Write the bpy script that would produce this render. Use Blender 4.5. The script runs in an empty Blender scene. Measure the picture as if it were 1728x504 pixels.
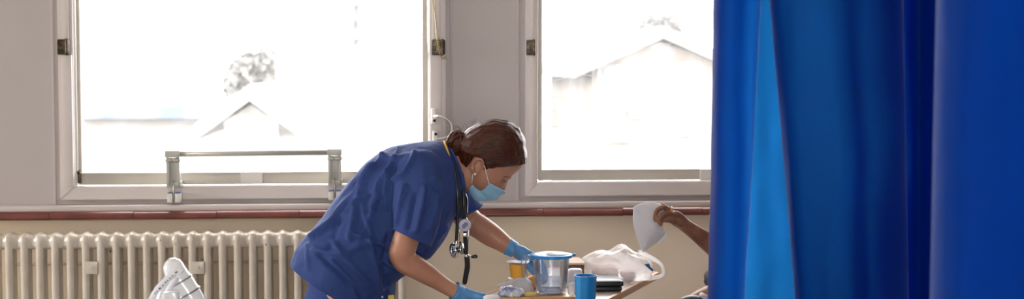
import bpy, bmesh, math, random
from mathutils import Vector, Matrix, noise
random.seed(7)
S = bpy.context.scene
COL = S.collection
# ------------------------------------------------------------------ camera
CAMZ, YAW, TILT, F = 1.55, math.radians(-4.5), math.radians(3.25), 2500.0
cam = bpy.data.cameras.new('camera'); co = bpy.data.objects.new('camera', cam); COL.objects.link(co)
co.location = (0, 0, CAMZ); co.rotation_euler = (math.pi/2 - TILT, 0, YAW)
cam.sensor_width = 36; cam.lens = 36*F/1728; cam.clip_start = .05; cam.clip_end = 200
cam.dof.use_dof = True; cam.dof.focus_distance = 4.4; cam.dof.aperture_fstop = 4.0
S.camera = co
# ------------------------------------------------------------------ world, lights, exposure
W = bpy.data.worlds.new('overcast_sky'); S.world = W; W.use_nodes = True
nt = W.node_tree; bg = nt.nodes['Background']
sky = nt.nodes.new('ShaderNodeTexSky'); sky.sky_type = 'HOSEK_WILKIE'; sky.turbidity = 8; sky.sun_direction = (.3, .2, .9)
mx = nt.nodes.new('ShaderNodeMixRGB'); mx.inputs[0].default_value = .93
nt.links.new(sky.outputs[0], mx.inputs[1]); mx.inputs[2].default_value = (1, .985, .965, 1)
nt.links.new(mx.outputs[0], bg.inputs[0]); bg.inputs[1].default_value = 11.0
def area(name, loc, rot, sx, sy, power, col):
    l = bpy.data.lights.new(name, 'AREA'); l.shape = 'RECTANGLE'; l.size = sx; l.size_y = sy; l.energy = power; l.color = col
    o = bpy.data.objects.new(name, l); COL.objects.link(o); o.location = loc; o.rotation_euler = rot
    return o
# left and window daylight; rear-wall fill and ceiling lamp are unseen, added to brighten
area('daylight_left_wall', (-6.85, 4.0, 1.75), (0, math.radians(-90), 0), 1.5, 2.4, 170, (1, .97, .94))
area('rear_wall_fill', (0, -2.9, 1.7), (math.radians(90), 0, 0), 2.4, 1.5, 14, (1, .95, .88))
area('daylight_window_one', (-.6, 5.75, 1.8), (math.radians(-90), 0, 0), 1.2, 1.4, 6, (1, .98, .96))
area('ceiling_fill_glow', (.2, 2.6, 2.72), (0, 0, 0), 1.2, .3, 7, (1, .94, .84))
S.view_settings.view_transform = 'Standard'; S.view_settings.look = 'None'
S.view_settings.exposure = 0.0; S.view_settings.gamma = 1; S.view_settings.use_curve_mapping = False
S.cycles.use_denoising = True
S.cycles.max_bounces = 10; S.cycles.transparent_max_bounces = 16; S.cycles.transmission_bounces = 8
S.cycles.sample_clamp_indirect = 6

# ------------------------------------------------------------------ camera maths: pixel -> place
RM = Matrix.Rotation(YAW, 3, 'Z') @ Matrix.Rotation(math.pi/2 - TILT, 3, 'X')
def ray(px, py): return RM @ Vector((px - 864, 252 - py, -F))
def P(px, py, Y):
    d = ray(px, py); t = Y/d.y
    return Vector((0, 0, CAMZ)) + d*t
def Pz(px, py, z):
    d = ray(px, py); t = (z - CAMZ)/d.z
    return Vector((0, 0, CAMZ)) + d*t
def lerp(a, b, t): return a + (b - a)*t
def sstep(a, b, x):
    t = max(0, min(1, (x - a)/(b - a))); return t*t*(3 - 2*t)
def spline(pts, n):
    """Catmull-Rom through tuples/lists of equal length -> n samples"""
    m = len(pts) - 1; out = []
    for i in range(n):
        t = i*m/(n - 1); k = min(int(t), m - 1); f = t - k
        p0 = pts[max(k - 1, 0)]; p1 = pts[k]; p2 = pts[k + 1]; p3 = pts[min(k + 2, m)]
        out.append([.5*(2*b + (c - a)*f + (2*a - 5*b + 4*c - d)*f*f + (3*b - a - 3*c + d)*f**3) for a, b, c, d in zip(p0, p1, p2, p3)])
    return out
# ------------------------------------------------------------------ materials
def lin(c):
    r = []
    for v in c:
        v /= 255.; r.append(v/12.92 if v <= .04045 else ((v + .055)/1.055)**2.4)
    return (r[0], r[1], r[2], 1)
def mat(name, rgb, rough=.5, metal=0, var=.0, vscale=6., bump=0., bscale=80., trans=0., sheen=0., spec=.5, coat=0., rgb2=None, vec=(1, 1, 1), alpha=None, detail=4, ior=1.45, sss=0):
    m = bpy.data.materials.new(name); m.use_nodes = True; n = m.node_tree.nodes; L = m.node_tree.links
    b = n['Principled BSDF']; c = lin(rgb)
    b.inputs['Base Color'].default_value = c; b.inputs['Roughness'].default_value = rough; b.inputs['Metallic'].default_value = metal
    b.inputs['Transmission Weight'].default_value = trans; b.inputs['Sheen Weight'].default_value = sheen
    b.inputs['Specular IOR Level'].default_value = spec; b.inputs['Coat Weight'].default_value = coat; b.inputs['IOR'].default_value = ior
    if sss:
        b.inputs['Subsurface Weight'].default_value = sss; b.inputs['Subsurface Scale'].default_value = .01
        b.inputs['Subsurface Radius'].default_value = (1, .35, .2)
    if alpha is not None: b.inputs['Alpha'].default_value = alpha
    tc = n.new('ShaderNodeTexCoord'); mp = n.new('ShaderNodeMapping'); mp.inputs['Scale'].default_value = vec
    L.new(tc.outputs['Object'], mp.inputs[0])
    if var or rgb2:
        t = n.new('ShaderNodeTexNoise'); t.inputs['Scale'].default_value = vscale; t.inputs['Detail'].default_value = detail
        L.new(mp.outputs[0], t.inputs[0])
        r = n.new('ShaderNodeValToRGB'); r.color_ramp.elements[0].position = .35; r.color_ramp.elements[1].position = .65
        c2 = lin(rgb2) if rgb2 else tuple(v*(1 - var) for v in c[:3]) + (1,)
        r.color_ramp.elements[0].color = c2; r.color_ramp.elements[1].color = c
        L.new(t.outputs[0], r.inputs[0]); L.new(r.outputs[0], b.inputs['Base Color'])
    if bump:
        t2 = n.new('ShaderNodeTexNoise'); t2.inputs['Scale'].default_value = bscale; t2.inputs['Detail'].default_value = 3
        L.new(mp.outputs[0], t2.inputs[0]); bp = n.new('ShaderNodeBump'); bp.inputs['Strength'].default_value = bump; bp.inputs['Distance'].default_value = .002
        L.new(t2.outputs[0], bp.inputs['Height']); L.new(bp.outputs[0], b.inputs['Normal'])
    return m
def film(name, rgb, through, rough=.5, trl=.5, white=0, bump=.3, bscale=60):
    """thin sheet: part transparent, part diffuse / translucent / glossy"""
    m = bpy.data.materials.new(name); m.use_nodes = True; n = m.node_tree.nodes; L = m.node_tree.links
    for x in list(n): n.remove(x)
    out = n.new('ShaderNodeOutputMaterial'); tr = n.new('ShaderNodeBsdfTransparent'); di = n.new('ShaderNodeBsdfDiffuse')
    tl = n.new('ShaderNodeBsdfTranslucent'); gl = n.new('ShaderNodeBsdfGlossy'); gl.inputs['Roughness'].default_value = rough
    di.inputs[0].default_value = lin(rgb); tl.inputs[0].default_value = lin(rgb)
    a = n.new('ShaderNodeMixShader'); a.inputs[0].default_value = trl; L.new(di.outputs[0], a.inputs[1]); L.new(tl.outputs[0], a.inputs[2])
    fr = n.new('ShaderNodeFresnel'); fr.inputs[0].default_value = 1.45
    g = n.new('ShaderNodeMixShader'); L.new(fr.outputs[0], g.inputs[0]); L.new(a.outputs[0], g.inputs[1]); L.new(gl.outputs[0], g.inputs[2])
    z = n.new('ShaderNodeMixShader'); z.inputs[0].default_value = through; L.new(g.outputs[0], z.inputs[1]); L.new(tr.outputs[0], z.inputs[2])
    L.new(z.outputs[0], out.inputs[0])
    if bump:
        tc = n.new('ShaderNodeTexCoord'); t2 = n.new('ShaderNodeTexNoise'); t2.inputs['Scale'].default_value = bscale; t2.inputs['Detail'].default_value = 4
        L.new(tc.outputs['Object'], t2.inputs[0]); bp = n.new('ShaderNodeBump'); bp.inputs['Strength'].default_value = bump; bp.inputs['Distance'].default_value = .01
        L.new(t2.outputs[0], bp.inputs['Height'])
        for q in (di, tl, gl): L.new(bp.outputs[0], q.inputs['Normal'])
    return m
def clearplastic(name, tint=(240, 245, 255), refl=1.0, body=.06):
    m = bpy.data.materials.new(name); m.use_nodes = True; n = m.node_tree.nodes; L = m.node_tree.links
    for x in list(n): n.remove(x)
    out = n.new('ShaderNodeOutputMaterial'); tr = n.new('ShaderNodeBsdfTransparent'); tr.inputs[0].default_value = lin(tint)
    gl = n.new('ShaderNodeBsdfGlossy'); gl.inputs['Roughness'].default_value = .06
    di = n.new('ShaderNodeBsdfDiffuse'); di.inputs[0].default_value = lin(tint)
    lw = n.new('ShaderNodeLayerWeight'); lw.inputs[0].default_value = .35
    b0 = n.new('ShaderNodeMixShader'); b0.inputs[0].default_value = body; L.new(tr.outputs[0], b0.inputs[1]); L.new(di.outputs[0], b0.inputs[2])
    ml = n.new('ShaderNodeMath'); ml.operation = 'MULTIPLY'; ml.inputs[1].default_value = refl*.8; L.new(lw.outputs['Fresnel'], ml.inputs[0])
    z = n.new('ShaderNodeMixShader'); L.new(ml.outputs[0], z.inputs[0]); L.new(b0.outputs[0], z.inputs[1]); L.new(gl.outputs[0], z.inputs[2])
    L.new(z.outputs[0], out.inputs[0]); return m
def window_glass():
    m = bpy.data.materials.new('dusty_window_glass'); m.use_nodes = True; n = m.node_tree.nodes; L = m.node_tree.links
    for x in list(n): n.remove(x)
    out = n.new('ShaderNodeOutputMaterial'); tr = n.new('ShaderNodeBsdfTransparent'); tl = n.new('ShaderNodeBsdfTranslucent')
    tl.inputs[0].default_value = (.9, .92, .95, 1)
    tc = n.new('ShaderNodeTexCoord'); t = n.new('ShaderNodeTexNoise'); t.inputs['Scale'].default_value = 3; t.inputs['Detail'].default_value = 10; t.inputs['Roughness'].default_value = .75
    L.new(tc.outputs['Object'], t.inputs[0]); mr = n.new('ShaderNodeMapRange'); mr.inputs[1].default_value = .45; mr.inputs[2].default_value = .75
    mr.inputs[3].default_value = .015; mr.inputs[4].default_value = .10; L.new(t.outputs[0], mr.inputs[0])
    z = n.new('ShaderNodeMixShader'); L.new(mr.outputs[0], z.inputs[0]); L.new(tr.outputs[0], z.inputs[1]); L.new(tl.outputs[0], z.inputs[2])
    gl = n.new('ShaderNodeBsdfGlossy'); gl.inputs['Roughness'].default_value = .02
    z2 = n.new('ShaderNodeMixShader'); z2.inputs[0].default_value = .05; L.new(z.outputs[0], z2.inputs[1]); L.new(gl.outputs[0], z2.inputs[2])
    L.new(z2.outputs[0], out.inputs[0]); return m
def cloth(name, rgb, trl=.0, trcol=None, rough=.8, sheen=.3, weave=900., bstr=.15, wr=0., spec=.2, tint=None):
    m = bpy.data.materials.new(name); m.use_nodes = True; n = m.node_tree.nodes; L = m.node_tree.links
    b = n['Principled BSDF']; b.inputs['Base Color'].default_value = lin(rgb); b.inputs['Roughness'].default_value = rough
    b.inputs['Sheen Weight'].default_value = sheen; b.inputs['Sheen Roughness'].default_value = .28; b.inputs['Specular IOR Level'].default_value = spec
    b.inputs['Sheen Tint'].default_value = lin(tint or rgb)
    tc = n.new('ShaderNodeTexCoord'); t = n.new('ShaderNodeTexNoise'); t.inputs['Scale'].default_value = weave; t.inputs['Detail'].default_value = 2
    L.new(tc.outputs['Object'], t.inputs[0]); bp = n.new('ShaderNodeBump'); bp.inputs['Strength'].default_value = bstr; bp.inputs['Distance'].default_value = .001
    L.new(t.outputs[0], bp.inputs['Height'])
    last = bp
    if wr:
        t2 = n.new('ShaderNodeTexNoise'); t2.inputs['Scale'].default_value = 9; t2.inputs['Detail'].default_value = 5; t2.inputs['Distortion'].default_value = .6
        L.new(tc.outputs['Object'], t2.inputs[0]); b2 = n.new('ShaderNodeBump'); b2.inputs['Strength'].default_value = wr; b2.inputs['Distance'].default_value = .02
        L.new(t2.outputs[0], b2.inputs['Height']); L.new(bp.outputs[0], b2.inputs['Normal']); last = b2
    L.new(last.outputs[0], b.inputs['Normal'])
    if trl:
        tl = n.new('ShaderNodeBsdfTranslucent'); tl.inputs[0].default_value = lin(trcol or rgb); L.new(last.outputs[0], tl.inputs['Normal'])
        z = n.new('ShaderNodeMixShader'); z.inputs[0].default_value = trl; o = n['Material Output']
        L.new(b.outputs[0], z.inputs[1]); L.new(tl.outputs[0], z.inputs[2]); L.new(z.outputs[0], o.inputs[0])
    return m
# ------------------------------------------------------------------ mesh collector
class MB:
    def __init__(s): s.v = []; s.f = []; s.m = []
    def add(s, v, f, mi=0):
        o = len(s.v); s.v += [Vector(p) for p in v]; s.f += [tuple(i + o for i in q) for q in f]; s.m += [mi]*len(f); return s
    def box(s, a, b, bev=0., mi=0, mtx=None, seg=2):
        a = Vector(a); b = Vector(b); bm = bmesh.new(); bmesh.ops.create_cube(bm, size=1)
        for v in bm.verts: v.co = Vector(((v.co.x + .5)*(b.x - a.x) + a.x, (v.co.y + .5)*(b.y - a.y) + a.y, (v.co.z + .5)*(b.z - a.z) + a.z))
        if bev: bmesh.ops.bevel(bm, geom=bm.edges[:], offset=bev, segments=seg, affect='EDGES', profile=.6)
        return s.bm(bm, mi, mtx)
    def bm(s, bm, mi=0, mtx=None):
        bm.verts.index_update(); v = [(mtx @ x.co) if mtx else x.co.copy() for x in bm.verts]
        s.add(v, [[x.index for x in f.verts] for f in bm.faces], mi); bm.free(); return s
    def rings(s, R, cap=True, mi=0, closed=True, loop=False):
        n = len(R[0]); v = [p for r in R for p in r]; f = []
        m = len(R)
        for i in range(m if loop else m - 1):
            for j in range(n if closed else n - 1):
                a, b = i*n + j, i*n + (j + 1) % n; c, d = ((i + 1) % m)*n + (j + 1) % n, ((i + 1) % m)*n + j
                f.append((a, b, c, d))
        if cap and not loop:
            for i, q in ((0, 1), (m - 1, 0)):
                c = sum((Vector(p) for p in R[i]), Vector())/n; v.append(c); k = len(v) - 1
                for j in range(n):
                    a, b = i*n + j, i*n + (j + 1) % n; f.append((k, b, a) if q else (k, a, b))
        return s.add(v, f, mi)
    def tube(s, pts, r, n=12, cap=True, smooth=0, mi=0, flat=None, up=None, dome=True):
        """pts world points; r scalar or list; flat = ratio of second radius"""
        pts = [list(p) for p in pts]
        rr = list(r) if hasattr(r, '__len__') else [r]*len(pts)
        q = [list(p) + [x] for p, x in zip(pts, rr)]
        if smooth: q = spline(q, smooth)
        C = [Vector(x[:3]) for x in q]; rr = [x[3] for x in q]
        T = [(C[min(i + 1, len(C) - 1)] - C[max(i - 1, 0)]).normalized() for i in range(len(C))]
        u = Vector(up) if up else (Vector((0, 0, 1)) if abs(T[0].z) < .9 else Vector((1, 0, 0)))
        u = (u - T[0]*u.dot(T[0])).normalized(); R = []
        def ring(c, t, u, ra):
            w = t.cross(u); fl = flat or 1
            return [c + u*ra*math.cos(2*math.pi*k/n) + w*ra*fl*math.sin(2*math.pi*k/n) for k in range(n)]
        if cap and dome:
            for k in (0, 1, 2):
                a = k*math.pi/6; R.append(ring(C[0] - T[0]*rr[0]*math.cos(a)*(.98), T[0], u, max(rr[0]*math.sin(a), rr[0]*.05)))
        for i in range(len(C)):
            u = (u - T[i]*u.dot(T[i])).normalized(); R.append(ring(C[i], T[i], u, rr[i]))
        if cap and dome:
            for k in (2, 1, 0):
                a = k*math.pi/6; R.append(ring(C[-1] + T[-1]*rr[-1]*math.cos(a)*.98, T[-1], u, max(rr[-1]*math.sin(a), rr[-1]*.05)))
        return s.rings(R, cap, mi)
    def lathe(s, prof, c, n=32, mi=0, axis=None, cap=False):
        """prof list of (r, h); c base point; axis optional rotation matrix 3x3"""
        c = Vector(c); R = []
        for r, h in prof:
            ring = []
            for k in range(n):
                p = Vector((r*math.cos(2*math.pi*k/n), r*math.sin(2*math.pi*k/n), h))
                ring.append(c + (axis @ p if axis else p))
            R.append(ring)
        return s.rings(R, cap, mi)
    def ball(s, c, r, sc=(1, 1, 1), sub=3, mi=0, rot=None):
        bm = bmesh.new(); bmesh.ops.create_icosphere(bm, subdivisions=sub, radius=1)
        for v in bm.verts:
            p = Vector((v.co.x*r*sc[0], v.co.y*r*sc[1], v.co.z*r*sc[2])); v.co = (rot @ p if rot else p) + Vector(c)
        return s.bm(bm, mi)
def wloc(o):
    p = Vector()
    while o: p += o.location; o = o.parent
    return p
def obj(name, mb, mats, parent=None, smooth=True, auto=None, mods=None, base=None):
    mats = mats if isinstance(mats, (list, tuple)) else [mats]
    me = bpy.data.meshes.new(name)
    if parent is None:
        if base is None:
            xs = [v.x for v in mb.v]; ys = [v.y for v in mb.v]; zs = [v.z for v in mb.v]
            base = Vector(((min(xs) + max(xs))/2, (min(ys) + max(ys))/2, min(zs)))
        org = Vector(base)
    else: org = wloc(parent)
    me.from_pydata([v - org for v in mb.v], [], mb.f)
    for m in mats: me.materials.append(m)
    me.polygons.foreach_set('material_index', mb.m); me.polygons.foreach_set('use_smooth', [smooth]*len(mb.f))
    me.update()
    bm = bmesh.new(); bm.from_mesh(me); bmesh.ops.recalc_face_normals(bm, faces=bm.faces)
    if auto:
        for e in bm.edges:
            if len(e.link_faces) == 2 and e.calc_face_angle(0) > math.radians(auto): e.smooth = False
    bm.to_mesh(me); bm.free()
    o = bpy.data.objects.new(name, me); COL.objects.link(o)
    if parent is None: o.location = org
    else: o.parent = parent
    return o
def thing(name, label, cat, loc, group=None):
    o = bpy.data.objects.new(name, None); COL.objects.link(o); o.location = loc; o.empty_display_size = .05
    return tag(o, label, cat, group)
def tag(o, label=None, cat=None, group=None, kind=None):
    if label: o['label'] = label
    if cat: o['category'] = cat
    if group: o['group'] = group
    if kind: o['kind'] = kind
    return o
def struct(name, mb, mats, parent=None, **k):
    o = obj(name, mb, mats, parent, **k)
    if parent is None: o['kind'] = 'structure'
    return o
def remesh(mb, voxel, smooth=2, dec=None):
    """fuse overlapping closed shells into one continuous surface"""
    me = bpy.data.meshes.new('tmp'); me.from_pydata(mb.v, [], mb.f); me.update()
    bm = bmesh.new(); bm.from_mesh(me); bmesh.ops.recalc_face_normals(bm, faces=bm.faces); bm.to_mesh(me); bm.free()
    o = bpy.data.objects.new('tmp', me); COL.objects.link(o)
    r = o.modifiers.new('r', 'REMESH'); r.mode = 'VOXEL'; r.voxel_size = voxel; r.use_smooth_shade = True
    if smooth:
        q = o.modifiers.new('s', 'SMOOTH'); q.iterations = smooth; q.factor = .5
    dg = bpy.context.evaluated_depsgraph_get(); ev = o.evaluated_get(dg); m2 = ev.to_mesh()
    out = MB(); out.add([v.co.copy() for v in m2.vertices], [tuple(p.vertices) for p in m2.polygons])
    ev.to_mesh_clear(); bpy.data.objects.remove(o); bpy.data.meshes.remove(me)
    return out
def fbm(p, s, o=3): return noise.fractal(Vector(p)*s, 1, 2, o)

# ================================================================== SETTING
M = {}
M['cream'] = mat('cream_wall_paint', (244, 226, 206), .6, rgb2=(240, 222, 186), vscale=.6, bump=.2, bscale=60)
M['panelpaint'] = mat('grey_white_gloss_paint', (184, 175, 173), .42, var=.04, vscale=2.2, bump=.1, bscale=30)
M['framepaint'] = mat('white_frame_paint', (208, 198, 194), .35, var=.03, vscale=5, bump=.06, bscale=40)
M['sashpaint'] = mat('off_white_sash_metal', (205, 198, 186), .4, var=.05, vscale=8)
M['tile'] = mat('oxblood_glazed_tile', (118, 62, 54), .2, rgb2=(98, 50, 44), vscale=9, bump=.15, bscale=30, coat=.4)
M['grout'] = mat('dark_grout', (70, 40, 36), .9)
M['floor'] = mat('speckled_vinyl_floor', (150, 150, 148), .35, var=.15, vscale=150)
M['ceil'] = mat('white_ceiling_paint', (226, 224, 218), .8, bump=.1)
WY = 5.6
def wx(px, Y=WY, py=250): return P(px, py, Y).x
def wz(py, px, Y=WY): return P(px, py, Y).z
w1 = dict(ol=wx(103), orr=wx(752), il=wx(128), ir=wx(725), gl=wx(137), gr=wx(714), ob=wz(334, 420), ib=wz(312.5, 420), gb=wz(290.5, 420))
wid = w1['orr'] - w1['ol']
w2 = dict(ol=wx(886), orr=wx(886) + wid, il=wx(906), gl=wx(914.5), ob=wz(329, 1040), ib=wz(306, 1040), gb=wz(286, 1040))
w2['ir'] = w2['orr'] - (w2['il'] - w2['ol']); w2['gr'] = w2['orr'] - (w2['gl'] - w2['ol'])
TOP = 2.42
zs_top = wz(343.5, 600, 5.53)      # top front edge of the sill board
zb_top = wz(353.5, 600, 5.50); zb_bot = wz(368, 600, 5.50)
# wall with the two window openings (cream below the sill, grey-white boarding above)
XL, XR, YB, ZC = -7.0, 3.6, -3.0, 2.8
b = MB()
b.box((XL - .2, WY, -.1), (XR + .2, WY + .3, zb_bot + .004), mi=0)
b.box((XL - .2, WY, zb_bot + .004), (w1['ol'] + .02, WY + .3, ZC + .1), mi=1)
b.box((w1['orr'] - .02, WY, zb_bot + .004), (w2['ol'] + .02, WY + .3, ZC + .1), mi=1)
b.box((w2['orr'] - .02, WY, zb_bot + .004), (XR + .2, WY + .3, ZC + .1), mi=1)
for w in (w1, w2):
    b.box((w['ol'] + .02, WY, zb_bot + .004), (w['orr'] - .02, WY + .3, w['ob'] + .02), mi=1)
    b.box((w['ol'] + .02, WY, TOP - .02), (w['orr'] - .02, WY + .3, ZC + .1), mi=1)
struct('wall_back', b, [M['cream'], M['panelpaint']], smooth=False)
struct('floor', MB().box((XL - .2, YB - .2, -.1), (XR + .2, WY + .05, 0)), M['floor'], smooth=False)
struct('ceiling', MB().box((XL - .2, YB - .2, ZC), (XR + .2, WY + .05, ZC + .1)), M['ceil'], smooth=False)
def side_wall(name, fixed, a0, a1, o0, o1, axis):
    """wall with a glazed opening o0..o1 between z .95 and 2.5"""
    b = MB()
    def bx(u0, u1, z0, z1):
        if axis == 'x': b.box((min(fixed), u0, z0), (max(fixed), u1, z1))
        else: b.box((u0, min(fixed), z0), (u1, max(fixed), z1))
    bx(a0, o0, 0, ZC); bx(o1, a1, 0, ZC); bx(o0, o1, 0, .95); bx(o0, o1, 2.55, ZC)
    return struct(name, b, M['cream'], smooth=False)
side_wall('wall_left', (XL - .2, XL), YB, WY, 2.7, 5.2, 'x')
side_wall('wall_rear', (YB - .2, YB), XL, XR, -1.2, 1.2, 'y')
struct('wall_right', MB().box((XR, YB, 0), (XR + .2, WY, ZC)), M['cream'], smooth=False)
glassm = window_glass()
# unseen windows in the left wall and, added for fill, the rear wall: frames and mullions around open glazing
def plain_window(name, axis, fixed, o0, o1):
    b = MB()
    for u in [o0, (o0*2 + o1)/3, (o0 + 2*o1)/3, o1 - .05]:
        if axis == 'x': b.box((fixed - .04, u, .95), (fixed + .04, u + .05, 2.55), .005)
        else: b.box((u, fixed - .04, .95), (u + .05, fixed + .04, 2.55), .005)
    for z in (.95, 2.5):
        if axis == 'x': b.box((fixed - .04, o0, z), (fixed + .04, o1, z + .05), .005)
        else: b.box((o0, fixed - .04, z), (o1, fixed + .04, z + .05), .005)
    struct(name, b, M['framepaint'], smooth=False)
plain_window('window_3', 'x', XL - .12, 2.7, 5.2); plain_window('window_4', 'y', YB - .12, -1.2, 1.2)
# sill board and tile nosing
b = MB(); b.box((XL, 5.53, zb_top - .002), (XR, WY + .01, zs_top), .006)
struct('trim_1', b, M['framepaint'], smooth=True, auto=40)
b = MB(); x = XL; k = 0
while x < XR:
    tl = .302; x2 = min(x + tl, XR)
    yj = random.uniform(-.0015, .0015); zj = random.uniform(-.001, .001)
    prof = []
    y0, z0, z1 = 5.495 + yj, zb_bot + zj, zb_top + zj
    for (yy, zz) in ((WY, z0), (y0 + .012, z0), (y0 + .004, z0 + .003), (y0, z0 + .009), (y0 + .002, z0 + .016), (y0 + .007, z1 - .010), (y0 + .014, z1 - .004), (y0 + .024, z1), (WY, z1)):
        prof.append((yy, zz))
    b.rings([[Vector((x + .001, a, c)) for a, c in prof], [Vector((x2 - .001, a, c)) for a, c in prof]], True)
    x = x2
struct('trim_2', b, M['tile'], smooth=True, auto=35)
b = MB(); b.box((XL, 5.51, zb_bot + .003), (XR, WY, zb_top - .003)); struct('trim_3', b, M['grout'], smooth=False)
# vertical board joints on the left panel and between the windows
b = MB()
for px in (92, 762, 874): b.box((wx(px) - .004, WY - .006, zs_top), (wx(px) + .004, WY + .004, ZC), .002)
struct('trim_4', b, M['panelpaint'], smooth=False)
M['hinge'] = mat('tarnished_steel', (98, 88, 74), .32, .85, rgb2=(58, 50, 42), vscale=60)
M['white_pl'] = mat('white_plastic', (222, 218, 212), .35)
M['dark'] = mat('dark_hole', (28, 26, 26), .8)
hz0 = wz(93, 420); hz1 = wz(66.5, 420)
def frame_ring(b, ol, orr, ob, ot, il, ir, ib, it, y0, y1, bev=.003, mi=0):
    """mitred frame as four prisms"""
    O = [(ol, ob), (orr, ob), (orr, ot), (ol, ot)]; I = [(il, ib), (ir, ib), (ir, it), (il, it)]
    for k in range(4):
        a, c = O[k], O[(k + 1) % 4]; d, e = I[(k + 1) % 4], I[k]
        q = [a, c, d, e]
        bm = bmesh.new(); f = [bm.verts.new((p[0], y0, p[1])) for p in q]; g = [bm.verts.new((p[0], y1, p[1])) for p in q]
        bm.faces.new(f[::-1]); bm.faces.new(g)
        for j in range(4): bm.faces.new((f[j], f[(j + 1) % 4], g[(j + 1) % 4], g[j]))
        bmesh.ops.bevel(bm, geom=bm.edges[:], offset=bev, segments=2, affect='EDGES')
        b.bm(bm, mi)
def window(n, w):
    b = MB(); it = TOP - (w['ib'] - w['ob']); gt = TOP - (w['gb'] - w['ob'])
    frame_ring(b, w['ol'], w['orr'], w['ob'], TOP, w['il'], w['ir'], w['ib'], it, WY - .028, WY + .06)
    fr = struct('window_%d' % n, b, M['framepaint'], smooth=True, auto=30)
    s = MB()
    frame_ring(s, w['il'] + .006, w['ir'] - .006, w['ib'] + .005, it - .005, w['gl'], w['gr'], w['gb'], gt, WY + .008, WY + .055, .002)
    # glazing bead
    frame_ring(s, w['gl'] - .006, w['gr'] + .006, w['gb'] - .006, gt + .006, w['gl'] + .001, w['gr'] - .001, w['gb'] + .001, gt - .001, WY + .002, WY + .03, .002)
    obj('sash', s, M['sashpaint'], fr, smooth=True, auto=30)
    g = MB(); g.box((w['gl'] - .004, WY + .034, w['gb'] - .004), (w['gr'] + .004, WY + .040, gt + .004)); obj('glass_pane', g, glassm, fr, smooth=False)
    # raised cover strips on the jambs, stepping in above the pivot hinges
    for sgn, xo, xi in ((1, w['ol'], w['il']), (-1, w['orr'], w['ir'])):
        c = MB(); lo, hi = sorted((xo + sgn*.016, xi - sgn*.002))
        c.box((lo, WY - .040, w['ib'] + .004), (hi, WY - .024, hz0), .003)
        lo, hi = sorted((xo + sgn*.020, xi - sgn*.012)); c.box((lo, WY - .036, hz1), (hi, WY - .024, it), .003)
        obj('cover_strip', c, M['framepaint'], fr, smooth=True, auto=30)
        h = MB(); lo, hi = sorted((xo + sgn*.002, xi - sgn*.008))
        h.box((lo, WY - .046, hz0 + .001), (hi, WY - .02, hz1 - .001), .004)
        h.tube([(lo + (hi - lo)*.8, WY - .048, hz0 + .004), (lo + (hi - lo)*.8, WY - .048, hz1 - .004)], .006)
        h.box((lo + .006, WY - .050, hz0 + .018), (lo + .016, WY - .044, hz0 + .034), .002)
        ho = obj('pivot_hinge', h, M['hinge'], fr, smooth=True, auto=30)
    return fr
win1 = window(1, w1); win2 = window(2, w2)
# latch plates on the bottom rails (parts of the windows), dark end stop in the corner of the first sash
obj('latch_plate', MB().box((wx(405), WY - .004, wz(309, 420)), (wx(443), WY + .01, wz(289.5, 420)), .002), M['white_pl'], win1, smooth=False)
obj('latch_plate', MB().box((wx(1182), WY - .004, wz(304, 1190)), (wx(1215), WY + .01, wz(285, 1190)), .002), M['white_pl'], win2, smooth=False)
obj('corner_stop', MB().box((wx(130.5), WY - .004, wz(309, 133)), (wx(136), WY + .012, wz(287, 133)), .002).ball(P(133, 291, WY - .004), .007), M['hinge'], win1)
# ---------------- radiator
M['rad'] = mat('cream_radiator_enamel', (214, 203, 190), .26, rgb2=(200, 188, 172), vscale=10, bump=.12, bscale=40, coat=.3)
M['chip'] = mat('paint_chip', (60, 50, 42), .9)
YR = 5.42
xr0 = P(13, 400, YR).x; xr1 = P(678, 440, YR).x; NS = 26; pit = (xr1 - xr0)/NS
zr = wz(391.5, 260, YR); zbot = .16
rad = thing('column_radiator', 'long cream cast column radiator under the left window, thick vertical tubes', 'radiator', ((xr0 + xr1)/2, YR + .06, 0))
for i in range(-1, NS + 1):
    x = xr0 + i*pit; b = MB()
    for dy in (0, .055):
        b.tube([(x, YR + dy + .012, zbot + .02), (x, YR + dy + .012, zr - .035), (x, YR + dy + .014, zr - .02)], [.0142, .0142, .0165], 14, up=(0, 1, 0))
    R = []
    for k in range(9):       # the head of the section: a rounded bridge over the tubes
        t = -1 + 2*k/8; hw = .014 + (pit/2 + .001 - .014)*abs(t)**1.6
        hw = None
    for xx in [-1, -.8, -.5, -.25, 0, .25, .5, .8, 1]:
        hgt = .5*(1 + math.cos(math.pi*xx)); top = zr - .009*(1 - hgt**1.6); bot = zr - .062 - .0*hgt; y0 = YR - .002 + .012*(1 - hgt); y1 = YR + .082 - .012*(1 - hgt)
        ring = []
        for q in range(20):
            a = 2*math.pi*q/20; ca, sa = math.cos(a), math.sin(a)
            ring.append(Vector((x + xx*(pit/2 + .0003), (y0 + y1)/2 + (y1 - y0)/2*math.copysign(abs(ca)**.6, ca), (top + bot)/2 + (top - bot)/2*math.copysign(abs(sa)**.75, sa))))
        R.append(ring)
    b.rings(R)
    b.rings([[p - Vector((0, 0, zr - .062 - zbot)) for p in r] for r in R])
    if i in (12,): pass
    obj('radiator_section', b, M['rad'], rad, smooth=True, auto=60)
for px in (154, 334):
    b = MB(); c = P(px, 451, YR - .004); b.box((c.x - .022, c.y, c.z - .024), (c.x + .022, c.y + .006, c.z + .022), .002); b.lathe([(.006, -.006), (.0055, -.001), (.004, 0)], c + Vector((0, -.003, 0)), 8, axis=Matrix.Rotation(math.pi/2, 3, 'X'), cap=True)
    b.box((c.x - .008, c.y + .005, c.z - .008), (c.x + .008, WY - .002, c.z + .008)); 
    obj('fixing_plate', b, M['rad'], rad, auto=30)
b = MB(); c = P(300, 446.5, YR + .1)
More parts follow.
